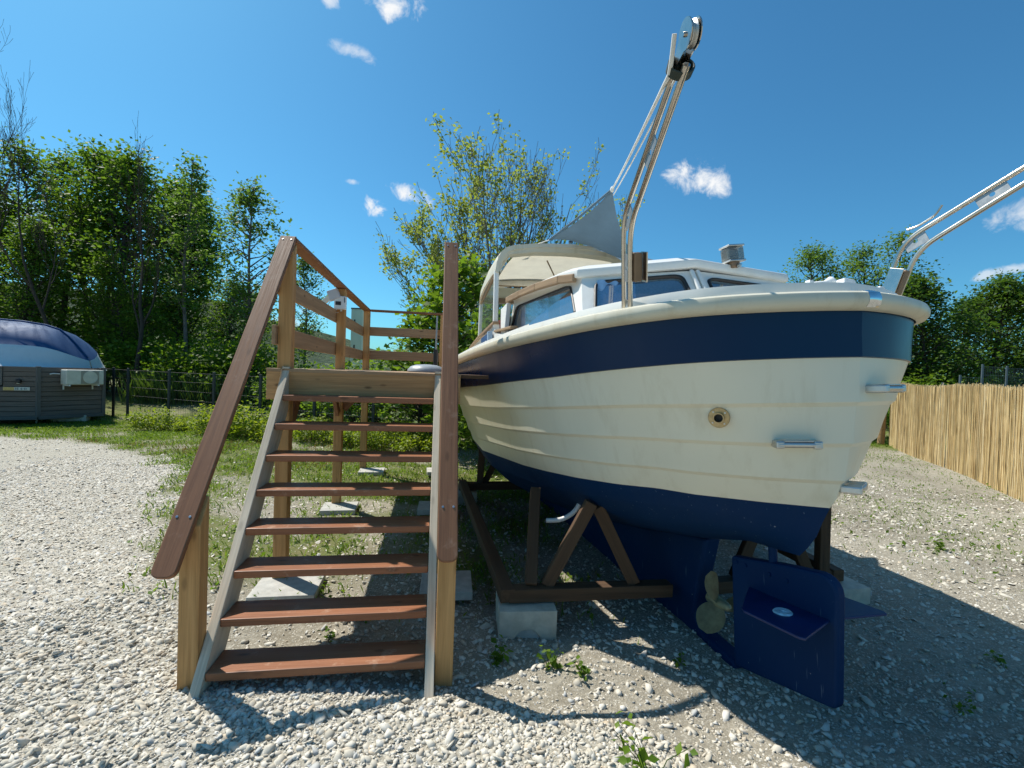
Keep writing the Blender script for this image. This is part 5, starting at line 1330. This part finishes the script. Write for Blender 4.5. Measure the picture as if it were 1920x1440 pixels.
def grow(p, d, L, r, depth, rs, out, tips, spread=.55, nch=(3, 5), ratio=.68, up=.12, minr=.004, wig=.12, start=.35):
    n = 6; pts = [np.array(p, float)]; dd = np.array(d, float); dd /= np.linalg.norm(dd)
    for i in range(n):
        dd = dd + rs.normal(0, wig, 3) + np.array([0, 0, up]); dd /= np.linalg.norm(dd); pts.append(pts[-1] + dd * L / n)
    pts = np.array(pts); rad = np.linspace(r, max(minr, r * .45), n + 1); out.append((pts, rad, depth))
    if depth == 0: tips.append((pts[-1], dd)); tips.append((pts[3], dd)); return
    k = rs.integers(nch[0], nch[1] + 1)
    for i in range(k):
        f = start + (1 - start) * (i + rs.random()) / k; q = min(n - 1, int(f * n)); b0 = pts[q] + (pts[q + 1] - pts[q]) * (f * n - q)
        side = rs.normal(size=3); side -= dd * (side @ dd); side /= np.linalg.norm(side); loc = pts[q + 1] - pts[q]; loc /= np.linalg.norm(loc)
        a = spread * rs.uniform(.7, 1.3); nd = loc * math.cos(a) + side * math.sin(a)
        grow(b0, nd, L * ratio * rs.uniform(.75, 1.15) * (1.1 - .35 * f), rad[q] * .62, depth - 1, rs, out, tips, spread, nch, ratio, up, minr, wig, start)
    grow(pts[-1], dd, L * ratio, rad[-1] * .9, depth - 1, rs, out, tips, spread, nch, ratio, up, minr, wig, start)
def branches_mesh(name, out):
    parts = []
    for sides, sel in ((7, [o for o in out if o[1][0] > .05]), (5, [o for o in out if .015 < o[1][0] <= .05]), (3, [o for o in out if o[1][0] <= .015])):
        if sel: parts.append(tube_arrays([(p, r) for p, r, _ in sel], sides))
    V = np.concatenate([p[0] for p in parts]); o_ = 0; F_ = []
    for v_, f_ in parts: F_.append(f_ + o_); o_ += len(v_)
    return mesh_np(name, V, np.concatenate(F_), smooth=True)
def clump_tree(H, crown0, rad, ncl, nleaf, lsize, seed, clr=.55, trunk_r=.14, stems=1, top=.25, ragged=.25):
    """crown built from leaf clumps at the ends of limbs inside a ragged envelope"""
    rs = np.random.default_rng(seed); out = []; P = []; tint = []
    for s in range(stems):
        bx, by = (rs.normal(0, .15, 2) if stems > 1 else (0, 0)); lean = rs.normal(0, .06 + .05 * (stems > 1), 2)
        zz = np.linspace(0, H * .93, 10); pts = np.stack([bx + lean[0] * zz + .08 * np.sin(zz * .9 + s), by + lean[1] * zz + .08 * np.cos(zz * .8), zz], -1)
        out.append((pts, np.linspace(trunk_r, .02, 10) * (1 if s == 0 else .75), 9))
    trunks = [o[0] for o in out]
    for c in range(ncl):
        f = rs.random() ** .8; z = crown0 + (H - crown0) * f; ph = rs.uniform(0, 2 * math.pi)
        env = rad * (np.sin(math.pi * min(1, (f * .86 + .16))) ** .6) * (1 - ragged * rs.random()) * (.8 + .35 * math.sin(3 * ph + seed) * math.sin(5 * f + seed))
        r = env * math.sqrt(rs.uniform(.18, 1)); tk = trunks[c % len(trunks)]
        tz = max(crown0 * .5, z - r * rs.uniform(.5, 1.1)); b0 = np.array([np.interp(tz, tk[:, 2], tk[:, 0]), np.interp(tz, tk[:, 2], tk[:, 1]), tz])
        cpos = np.array([np.interp(z, tk[:, 2], tk[:, 0]) + r * math.cos(ph), np.interp(z, tk[:, 2], tk[:, 1]) + r * math.sin(ph), z])
        md = (b0 + cpos) / 2 + np.array([0, 0, -.08 * r]) + rs.normal(0, .06, 3); mid2 = md * .4 + cpos * .6 + rs.normal(0, .05, 3)
        out.append((np.array([b0, md, mid2, cpos]), np.array([trunk_r * .28, trunk_r * .17, trunk_r * .1, .006]), 3))
        m_ = int(nleaf * rs.uniform(.5, 1.4)); q = rs.normal(size=(m_, 3)) * clr * np.array([.5, .5, .36]) * rs.uniform(.7, 1.25)
        P.append(cpos + q); tint.append(np.full(m_, np.clip(rs.uniform(.15, .75), 0, 1)))
        for _ in range(3): e = cpos + rs.normal(size=3) * clr * .5; out.append((np.array([cpos, (cpos + e) / 2 + rs.normal(0, .03, 3), e]), np.array([.008, .005, .003]), 0))
    P = np.concatenate(P); tint = np.concatenate(tint)
    return branches_mesh('trunk', out), leaves_mesh('crown', P, np.full(len(P), lsize), rs, tint=tint)
def plant(name, label, cat, loc, meshes, mats, rot=0., scale=1., group=None, names=('trunk', 'crown')):
    e = thing(name, label, cat, (loc[0], loc[1], float(ground_z(loc[0], loc[1])) - .03 if len(loc) < 3 else loc[2]), rot, group)
    e.scale = (scale,) * 3 if isinstance(scale, (int, float)) else scale
    for nm, me_, mt_ in zip(names, meshes, mats):
        if me_ is not None: link(nm, me_, e, mt_)
    return e
WD = [clump_tree(10.5, 2.2, 2.5, 150, 75, .17, 101, .75, .17), clump_tree(10.0, 1.6, 2.2, 140, 75, .16, 102, .70, .15, stems=2), clump_tree(9.5, 1.2, 2.6, 150, 75, .17, 103, .8, .16)]
WA = [clump_tree(8.6, 2.8, 2.1, 75, 46, .155, 104, .55, .11, ragged=.5), clump_tree(9.8, 3.6, 1.15, 60, 42, .15, 105, .5, .09, ragged=.4)]
DM = (M_bark, M_leafD); AM = (M_bark_grey, M_leafA)
G1 = 'dense trees of the wood on the left'
WS = 1.09
wood_left = [(WD[0], (-25.5, 23.5), .2, 1.0, 'dense tree at the far left edge, behind the tall bare branches'), (WD[1], (-21.6, 22.3), 1.3, 1.04, 'dense green tree right above the upturned boat roof'),
             (WD[2], (-18.6, 22.0), 2.2, 1.06, 'broad dense tree left of the pale slender tree'), (WD[0], (-17.8, 24.6), 3.0, .90, 'dense tree just right of the cabin, with dark interior'),
             (WD[1], (-22.8, 26.5), 4.0, 1.10, 'tallest dense tree in the back row of the left wood'), (WD[2], (-18.0, 27.0), 5.0, 1.05, 'dense tree in the back row behind the cabin'),
             (WD[0], (-28.5, 26.0), 5.6, 1.15, 'dense tree in the back row at the left edge'), (WD[1], (-14.6, 27.5), 2.7, .50, 'dense lower tree in the back row left of the platform'),
             (WD[2], (-20.2, 19.6), .9, .66, 'low dense tree directly behind the upturned boat roof'), (WD[0], (-24.4, 20.2), 2.6, .7, 'low dense tree beyond the left end of the cabin'),
             (WD[1], (-16.2, 20.4), 4.4, .52, 'small dark tree behind the fence right of the cabin'), (WD[2], (-13.2, 21.8), 1.9, .50, 'small dark tree at the right end of the left wood')]
for ms, loc, rot, s, lab in wood_left: plant('woodland_tree', lab, 'tree', loc, ms, DM, rot, s * WS, G1)
plant('slender_tree', 'slender pale green tree rising above the left wood', 'tree', (-13.6, 19.8), WA[1], AM, .4, 1.03)
plant('airy_tree', 'airy open crowned tree with sky gaps left of the handrail', 'tree', (-10.3, 18.6), WA[0], AM, 1.1, .98)
plant('airy_tree', 'small airy tree behind the handrail top, lower than its neighbour', 'tree', (-9.2, 21.5), WA[0], AM, 3.4, .72)
# ivy-clad trunks and bare tall trees
def bare(seed, H, spread=.42, r=.105):
    rs = np.random.default_rng(seed); out = []; tips = []
    grow((0, 0, 0), (rs.normal(0, .05), rs.normal(0, .05), 1), H * .44, r, 5, rs, out, tips, spread, (2, 3), .64, .12, .005, .10, .42)
    return branches_mesh('trunk', out)
b1, b2_, b3 = bare(31, 13.2), bare(32, 11.6), bare(36, 10.6, .4, .11)
plant('bare_tree', 'tall bare tree with a dense fan of twigs at the left edge', 'tree', (-19.4, 17.4), (b1,), (M_bark,), .3, .96, 'bare trees in front of the left wood', ('trunk',))
plant('bare_tree', 'bare tree with twiggy top right of the tallest bare one', 'tree', (-16.9, 18.2), (b2_,), (M_bark,), 1.9, .93, 'bare trees in front of the left wood', ('trunk',))
plant('bare_tree', 'thin bare tree poking out above the green crowns', 'tree', (-14.6, 18.6), (b3,), (M_bark,), 4.4, .93, 'bare trees in front of the left wood', ('trunk',))
plant('bare_tree', 'leaning bare tree cut by the left picture edge', 'tree', (-20.6, 17.9), (b2_,), (M_bark,), 3.1, 1.0, 'bare trees in front of the left wood', ('trunk',))
# undergrowth masses
def bush_mesh(w_, d_, h_, n, ls, seed, shape='diamond', stems=12):
    rs = np.random.default_rng(seed); P = []; tint = []; out = []
    ncl = max(6, n // 45)
    for c in range(ncl):
        a = rs.uniform(0, 2 * math.pi); q = math.sqrt(rs.random()); x, y = q * math.cos(a) * w_ / 2, q * math.sin(a) * d_ / 2
        z = h_ * (.25 + .75 * rs.random() ** .7) * (1 - .55 * q ** 2); m_ = int(45 * rs.uniform(.6, 1.4))
        P.append(np.array([x, y, z]) + rs.normal(size=(m_, 3)) * np.array([.15, .15, .12]) * (.5 + h_ * .4)); tint.append(np.full(m_, rs.uniform(.2, .85)))
        if c < stems * 2: out.append((np.array([[x * .3, y * .3, 0], [x * .7, y * .7, z * .5], [x, y, z]]), np.array([.012, .008, .003]) * (.6 + h_ * .4), 0))
    P = np.concatenate(P); P[:, 2] = np.maximum(P[:, 2], .02)
    return branches_mesh('stems', out), leaves_mesh('foliage', P, np.full(len(P), ls), rs, .5, shape, np.concatenate(tint))
BM = [bush_mesh(1.5, 1.2, 1.0, 1500, .10, 41), bush_mesh(1.3, 1.1, .75, 1100, .09, 42), bush_mesh(2.6, 2.0, 2.3, 2600, .12, 43), bush_mesh(3.2, 2.4, 2.0, 2600, .14, 44)]
UM = (M_bark, M_leafB); DU = (M_bark, M_leafR)
G2 = 'yellow green shrubs along the wire fence'
shrubs = [(0, (-9.0, 12.1), .85, 'yellow green shrub by the fence just right of the cabin'), (1, (-8.35, 11.9), .70, 'small yellow green shrub second from the cabin'),
          (0, (-6.75, 11.0), 1.0, 'yellow green shrub behind the left handrail'), (0, (-5.6, 10.3), 1.02, 'bright shrub between left handrail and stringer'), (1, (-6.1, 10.6), .9, 'low shrub between two larger shrubs at the fence'),
          (1, (-4.9, 10.0), .8, 'shrub seen left of the top step through the open steps'), (0, (-4.1, 9.9), .75, 'shrub seen between the upper treads, left part'), (1, (-3.3, 9.6), .85, 'shrub seen between the upper treads, middle part'),
          (0, (-2.5, 9.3), .75, 'shrub seen between the upper treads, right part'), (1, (-1.7, 9.0), .9, 'shrub at the fence behind the right stringer')]
for k, loc, s, lab in shrubs: plant('fence_shrub', lab, 'shrub', loc, BM[k], UM, loc[0], s * .78, G2, ('stems', 'foliage'))
G3 = 'bushes beyond the wire fence'
bushes = [(2, (-7.4, 16.2), .85, 'rounded bush beyond the fence left of the top post'), (2, (-6.0, 14.8), .95, 'bush beyond the fence seen left under the guard boards'), (3, (-4.3, 13.6), .95, 'leafy bush seen through the left guard boards'),
          (2, (-3.1, 12.6), .95, 'leafy bush seen below the back guard board, left half'), (3, (-1.8, 12.2), 1.0, 'leafy bush seen below the back guard board, right half'), (2, (-.6, 11.5), 1.0, 'leafy bush behind the right handrail'), (3, (.9, 11.6), 1.0, 'bush hidden low behind the boat bow')]
for k, loc, s, lab in bushes: plant('bush', lab, 'bush', loc, BM[k], (M_bark, M_leafM), loc[0] * 2, s, G3, ('stems', 'foliage'))
G4 = 'dark undergrowth bushes below the left wood'
rs = np.random.default_rng(77)
UL = ['dark undergrowth bush outside the left picture edge'] * 4 + ['dark undergrowth bush behind the left end of the upturned boat roof', 'dark undergrowth bush behind the middle of the upturned boat roof', 'dark undergrowth bush behind the right end of the upturned boat roof', 'dark undergrowth bush just right of the cabin, behind the fence',
      'dark undergrowth bush below the slender tree', 'dark undergrowth bush between slender tree and airy tree', 'dark undergrowth bush left of the sloping left handrail', 'dark undergrowth bush behind the middle of the left handrail', 'dark undergrowth bush below the airy tree, nearest the top post']
for i, x in enumerate(np.linspace(-27, -9.5, 13)):
    plant('undergrowth_bush', UL[i], 'bush', (x, 18.6 + rs.uniform(-.6, 1.8) + .18 * max(0, -15 - x)), BM[3 if i % 2 else 2], DU, i * 1.3, 1.15 + .35 * rs.random(), G4, ('stems', 'foliage'))
# fan-shaped tree in first leaf behind the platform
rs = np.random.default_rng(61); out = []; tips = []
def fan_limb(b0, ang, yaw_, L, r):
    """one ascending limb that bends upwards, with side limbs and a brush of twigs"""
    n = 14; d = np.array([math.sin(ang) , math.sin(yaw_) * .5, math.cos(ang)]); d /= np.linalg.norm(d); pts = [np.array(b0, float)]
    for i in range(n):
        d = d + np.array([0, 0, .045]) + rs.normal(0, .035, 3); d /= np.linalg.norm(d); pts.append(pts[-1] + d * L / n)
    pts = np.array(pts); rad = np.linspace(r, .010, n + 1); out.append((pts, rad, 5))
    for k in range(19):
        f = rs.uniform(.14, 1.0); q = min(n - 1, int(f * n)); p = pts[q] * (1 - (f * n - q)) + pts[q + 1] * (f * n - q); ax = pts[q + 1] - pts[q]; ax /= np.linalg.norm(ax)
        sd = rs.normal(size=3); sd -= ax * (sd @ ax); sd /= np.linalg.norm(sd); a = rs.uniform(.35, .75)
        grow(p, ax * math.cos(a) + sd * math.sin(a), L * rs.uniform(.16, .34) * (1.15 - .5 * f), max(.008, rad[q] * .42), 2, rs, out, tips, .5, (2, 3), .62, .08, .0075, .09, .25)
for k, a in enumerate(np.linspace(-.98, .98, 15)):
    L = 6.9 - 1.9 * abs(a) ** 1.4 + rs.normal(0, .25); fan_limb((a * .12, rs.normal(0, .08), 1.0 + .35 * abs(a)), a + rs.normal(0, .04), rs.normal(0, .7), L, .085)
out.append((np.array([[0, 0, -.1], [.02, 0, .6], [0, 0, 1.5]]), np.array([.22, .19, .15]), 9))
Pp = []; tn = []
for p, d in tips:
    if rs.random() < .055 + .10 * (p[0] < -.3) + .06 * (p[2] > 5.5):
        m_ = rs.integers(10, 22); Pp.append(p + rs.normal(size=(m_, 3)) * .105); tn.append(np.full(m_, rs.uniform(.2, .9)))
Pp = np.concatenate(Pp)
fan = plant('fan_tree', 'tall fan shaped tree with bare limbs and sparse yellow green leaves', 'tree', (-.08, 14.2), (branches_mesh('trunk', out), leaves_mesh('crown', Pp, np.full(len(Pp), .118), rs, .2, tint=np.concatenate(tn))), (M_bark_grey, M_leafY), 0.4, (.86, .80, .885))
# maple in full leaf in front of it
rs = np.random.default_rng(62)
def maple(seed, H, rad, n, ls):
    rs = np.random.default_rng(seed); out = []; P = []; tn = []
    out.append((np.array([[0, 0, 0], [.03, .02, H * .4], [0, 0, H * .85]]), np.array([.07, .05, .02]), 5))
    for c in range(n):
        f = rs.random(); z = H * (.12 + .86 * f); r = rad * (math.sin(math.pi * min(1, f * .8 + .2)) ** .5) * math.sqrt(rs.uniform(.1, 1)); a = rs.uniform(0, 2 * math.pi)
        p = np.array([r * math.cos(a), r * math.sin(a), z]); b0 = np.array([0, 0, max(.2, z - r * .7)]); out.append((np.array([b0, (b0 + p) / 2 + np.array([0, 0, .05]), p]), np.array([.016, .010, .004]), 0))
        m_ = rs.integers(9, 22); P.append(p + rs.normal(size=(m_, 3)) * np.array([.17, .17, .12])); tn.append(np.full(m_, rs.uniform(.15, .8)))
    P = np.concatenate(P); return branches_mesh('trunk', out), leaves_mesh('crown', P, np.full(len(P), ls), rs, .55, 'maple', np.concatenate(tn))
mp1 = maple(63, 3.9, 1.05, 150, .145)
plant('young_maple', 'young maple with big bright leaves right behind the right handrail', 'tree', (-1.2, 9.9), mp1, (M_bark, M_leafM), .3, 1.0, 'young maples behind the platform')
plant('young_maple', 'lower maple with big leaves seen through the back guard boards', 'tree', (-1.95, 10.4), mp1, (M_bark, M_leafM), 2.3, (.8, .8, .74), 'young maples behind the platform')
plant('young_maple', 'maple foliage hanging between platform and hull', 'tree', (-.35, 8.6), mp1, (M_bark, M_leafM), 4.0, (.62, .62, .72), 'young maples behind the platform')
# trees on the right
RT_ = [clump_tree(8.2, 1.6, 2.6, 130, 60, .13, 111, .6, .12, stems=2, ragged=.5), clump_tree(6.2, .6, 2.7, 150, 75, .15, 112, .7, .12, stems=2), clump_tree(7.4, 1.0, 2.2, 120, 70, .15, 113, .65, .12)]
RM = (M_bark, M_leafR)
plant('feathery_tree', 'feathery green tree with wispy twigs behind the stern rail', 'tree', (17.9, 23.5), RT_[0], (M_bark, M_leafA), .5, 1.06)
plant('feathery_tree', 'lighter rounded tree left of the starboard davit', 'tree', (15.6, 24.5), RT_[0], (M_bark, M_leafA), 2.5, 1.02)
GR = 'dark green trees beyond the reed fence'
for ms, loc, rot, s, lab in [(RT_[1], (18.2, 20.8), .2, 1.0, 'dark green tree right of the starboard davit foot'), (RT_[1], (21.6, 22.0), 1.9, 1.02, 'dark green tree above the mesh fence'), (RT_[2], (24.6, 22.5), 3.3, .90, 'dark green tree above the yard gate'),
                             (RT_[2], (27.5, 23.0), 4.4, 1.05, 'dark green tree rising at the right picture edge'), (RT_[1], (15.2, 21.5), 5.1, .95, 'dark green tree just right of the stern'), (RT_[1], (12.2, 22.5), .9, .9, 'dark tree hidden mostly behind the stern'),
                             (RT_[1], (24.0, 26.5), 2.6, 1.0, 'dark green tree in the back row on the right'), (RT_[1], (20.0, 26.0), 1.4, .95, 'dark green tree in the back row behind the mesh fence'), (RT_[1], (30.5, 25.0), 3.9, 1.05, 'dark green tree outside the right picture edge'),
                             (RT_[1], (8.5, 24.0), 1.0, .8, 'dark tree behind the middle of the boat')]:
    plant('green_tree', lab, 'tree', loc, ms, RM, rot, s, GR)
for loc, s, lab in [((16.3, 18.9), 1.05, 'dark bush behind the left end of the mesh fence'), ((18.6, 19.6), 1.15, 'dark bush behind the middle of the mesh fence'), ((21.2, 20.2), 1.2, 'dark bush behind the gate post'), ((13.8, 18.0), 1.0, 'dark bush left of the mesh fence'), ((24., 20.5), 1.2, 'dark bush behind the yard gate'), ((10.3, 14.2), .8, 'leafy bush at the near end post of the reed fence')]:
    plant('bush', lab, 'bush', loc, BM[3], DU, loc[0], s, 'bushes beyond the reed fence', ('stems', 'foliage'))
# tall grass field beyond the fence
def blades(n, xs, ys, hh, wd, seed, bend=.5):
    rs = np.random.default_rng(seed); a = rs.uniform(0, 2 * math.pi, n); ln_ = rs.uniform(.2, bend, n); h_ = hh * rs.uniform(.5, 1.3, n); z0 = ground_z(xs, ys)
    dx, dy = np.cos(a), np.sin(a); w_ = wd * rs.uniform(.7, 1.3, n)
    P0 = np.stack([xs - dy * w_, ys + dx * w_, z0 - .005], -1); P1 = np.stack([xs + dy * w_, ys - dx * w_, z0 - .005], -1)
    P2 = np.stack([xs + dx * h_ * ln_ * .4 + dy * w_ * .7, ys + dy * h_ * ln_ * .4 - dx * w_ * .7, z0 + h_ * .6], -1); P3 = np.stack([xs + dx * h_ * ln_, ys + dy * h_ * ln_, z0 + h_], -1)
    V = np.stack([P0, P1, P2, P3], 1).reshape(-1, 3); F_ = (np.array([[0, 1, 2], [0, 2, 3]])[None] + (np.arange(n) * 4)[:, None, None]).reshape(-1, 3)
    return V, F_, np.repeat(rs.random(n), 4)
rs = np.random.default_rng(91)
n = 26000; xs = rs.uniform(-14, 2, n); ys = rs.uniform(17, 34, n); V, F_, tt = blades(n, xs, ys, .95, .012, 92)
o = link('meadow_grass', mesh_np('meadow_grass', V, F_, {'tint': tt}), None, foliage('meadow_blade', (.07, .14, .015), (.16, .24, .04), .4)); props(o, 'tall bright meadow grass beyond the wire fence', 'grass', None, 'stuff')
# lawn and weeds
n = 260000; xs = rs.uniform(-13, 12, n); ys = 1.6 + 13.5 * rs.random(n) ** .9; k = np.abs(xs) < 1.12 * ys + .3; xs, ys = xs[k], ys[k]
gw = grass_w(xs, ys) * sstep(.28, .52, vnoise(xs, ys, 3.1, 55) * .65 + vnoise(xs, ys, 9., 56) * .45); k = rs.random(len(xs)) < gw * 1.15; xs, ys = xs[k], ys[k]
hb = np.where(xs > 1.6, .030, .056); V, F_, tt = blades(len(xs), xs, ys, hb, .0045, 93, .9)
P = np.stack([xs, ys, ground_z(xs, ys)], -1); k = rs.random(len(xs)) < .28; Lp = P[k] + np.stack([rs.normal(0, .02, k.sum()), rs.normal(0, .02, k.sum()), rs.uniform(.01, .06, k.sum())], -1)
o = link('grass', mesh_np('grass', V, F_, {'tint': tt}), None, M_grass); props(o, 'patchy short grass on the ground behind the steps', 'grass', None, 'stuff')
o = link('ground_weeds', leaves_mesh('ground_weeds', Lp, np.full(len(Lp), .042), rs, .9), None, M_leafM); props(o, 'low broad leaved weeds mixed into the grass', 'weeds', None, 'stuff')
# dry reddish stubble on the lawn
k = 9000; xs = rs.uniform(-9, -1.5, k); ys = rs.uniform(7.2, 10.5, k); kk = rs.random(k) < grass_w(xs, ys) * (vnoise(xs, ys, 1.3, 57) > .5); xs, ys = xs[kk], ys[kk]; V, F_, tt = blades(len(xs), xs, ys, .06, .005, 94, .8)
o = link('dry_grass', mesh_np('dry_grass', V, F_, {'tint': tt}), None, foliage('dry_blade', (.16, .09, .04), (.30, .20, .09), .3)); props(o, 'dry reddish stubble on the lawn in front of the fence', 'grass', None, 'stuff')
# single weeds
def weed_mesh(seed, h_, n, ls):
    rs = np.random.default_rng(seed); out = []; P = []
    for k in range(5):
        a = rs.uniform(0, 6.28); tip = np.array([.5 * h_ * math.cos(a), .5 * h_ * math.sin(a), h_ * rs.uniform(.5, 1)]); out.append((np.array([[0, 0, -.01], tip * np.array([.4, .4, .6]), tip]), np.array([.003, .002, .001]), 0))
        for f in np.linspace(.25, 1, n): P.append(tip * np.array([f, f, f ** .8]) + rs.normal(0, .012, 3))
    return branches_mesh('stems', out), leaves_mesh('leaves', np.array(P), np.full(len(P), ls), rs, .6)
WM = [weed_mesh(71, .13, 5, .04), weed_mesh(72, .30, 6, .05), weed_mesh(73, .09, 4, .035)]
for k, loc, s, lab in [(0, (.45, 2.58), 1.0, 'leafy weed at the shadow edge right of the block'), (0, (.27, 2.62), 1.1, 'leafy weed in the shade between rocks and block'), (1, (.58, 1.78), 1.0, 'tall thin weed at the bottom edge of the picture'), (0, (.70, 1.70), 1.1, 'leafy weed beside the tall thin one at the bottom edge'),
                       (0, (-2.45, 3.62), .8, 'bright tuft of weed alone on the gravel drive'), (2, (-2.02, 3.55), 1.0, 'tiny weed left of the front left post'), (0, (-.05, 2.65), 1.1, 'dark weed among the shaded rocks'), (2, (.95, 1.78), 1.0, 'small weed on the sunny patch of soil'),
                       (1, (2.35, 2.45), .5, 'grassy weed in the shadow right of the rudder'), (0, (2.9, 2.75), .8, 'weed at the edge of the boat shadow on the right'), (0, (3.15, 2.5), .8, 'weed clump further along the shadow edge'), (0, (4.2, 4.6), 1.2, 'bushy weed alone on the sunny ground to the right'),
                       (2, (-.98, 2.72), 1.0, 'small weed below the lowest tread'), (2, (-.86, 2.95), 1.1, 'small weed below the second tread'), (2, (-1.12, 3.05), 1.1, 'weed between slab and second tread'), (0, (1.0, 2.75), .7, 'dark weed in the shade left of the rudder')]:
    plant('weed', lab, 'weed', loc, WM[k], (M_leafM, M_leafM), loc[0] * 5, s, 'single weeds', ('stems', 'leaves'))
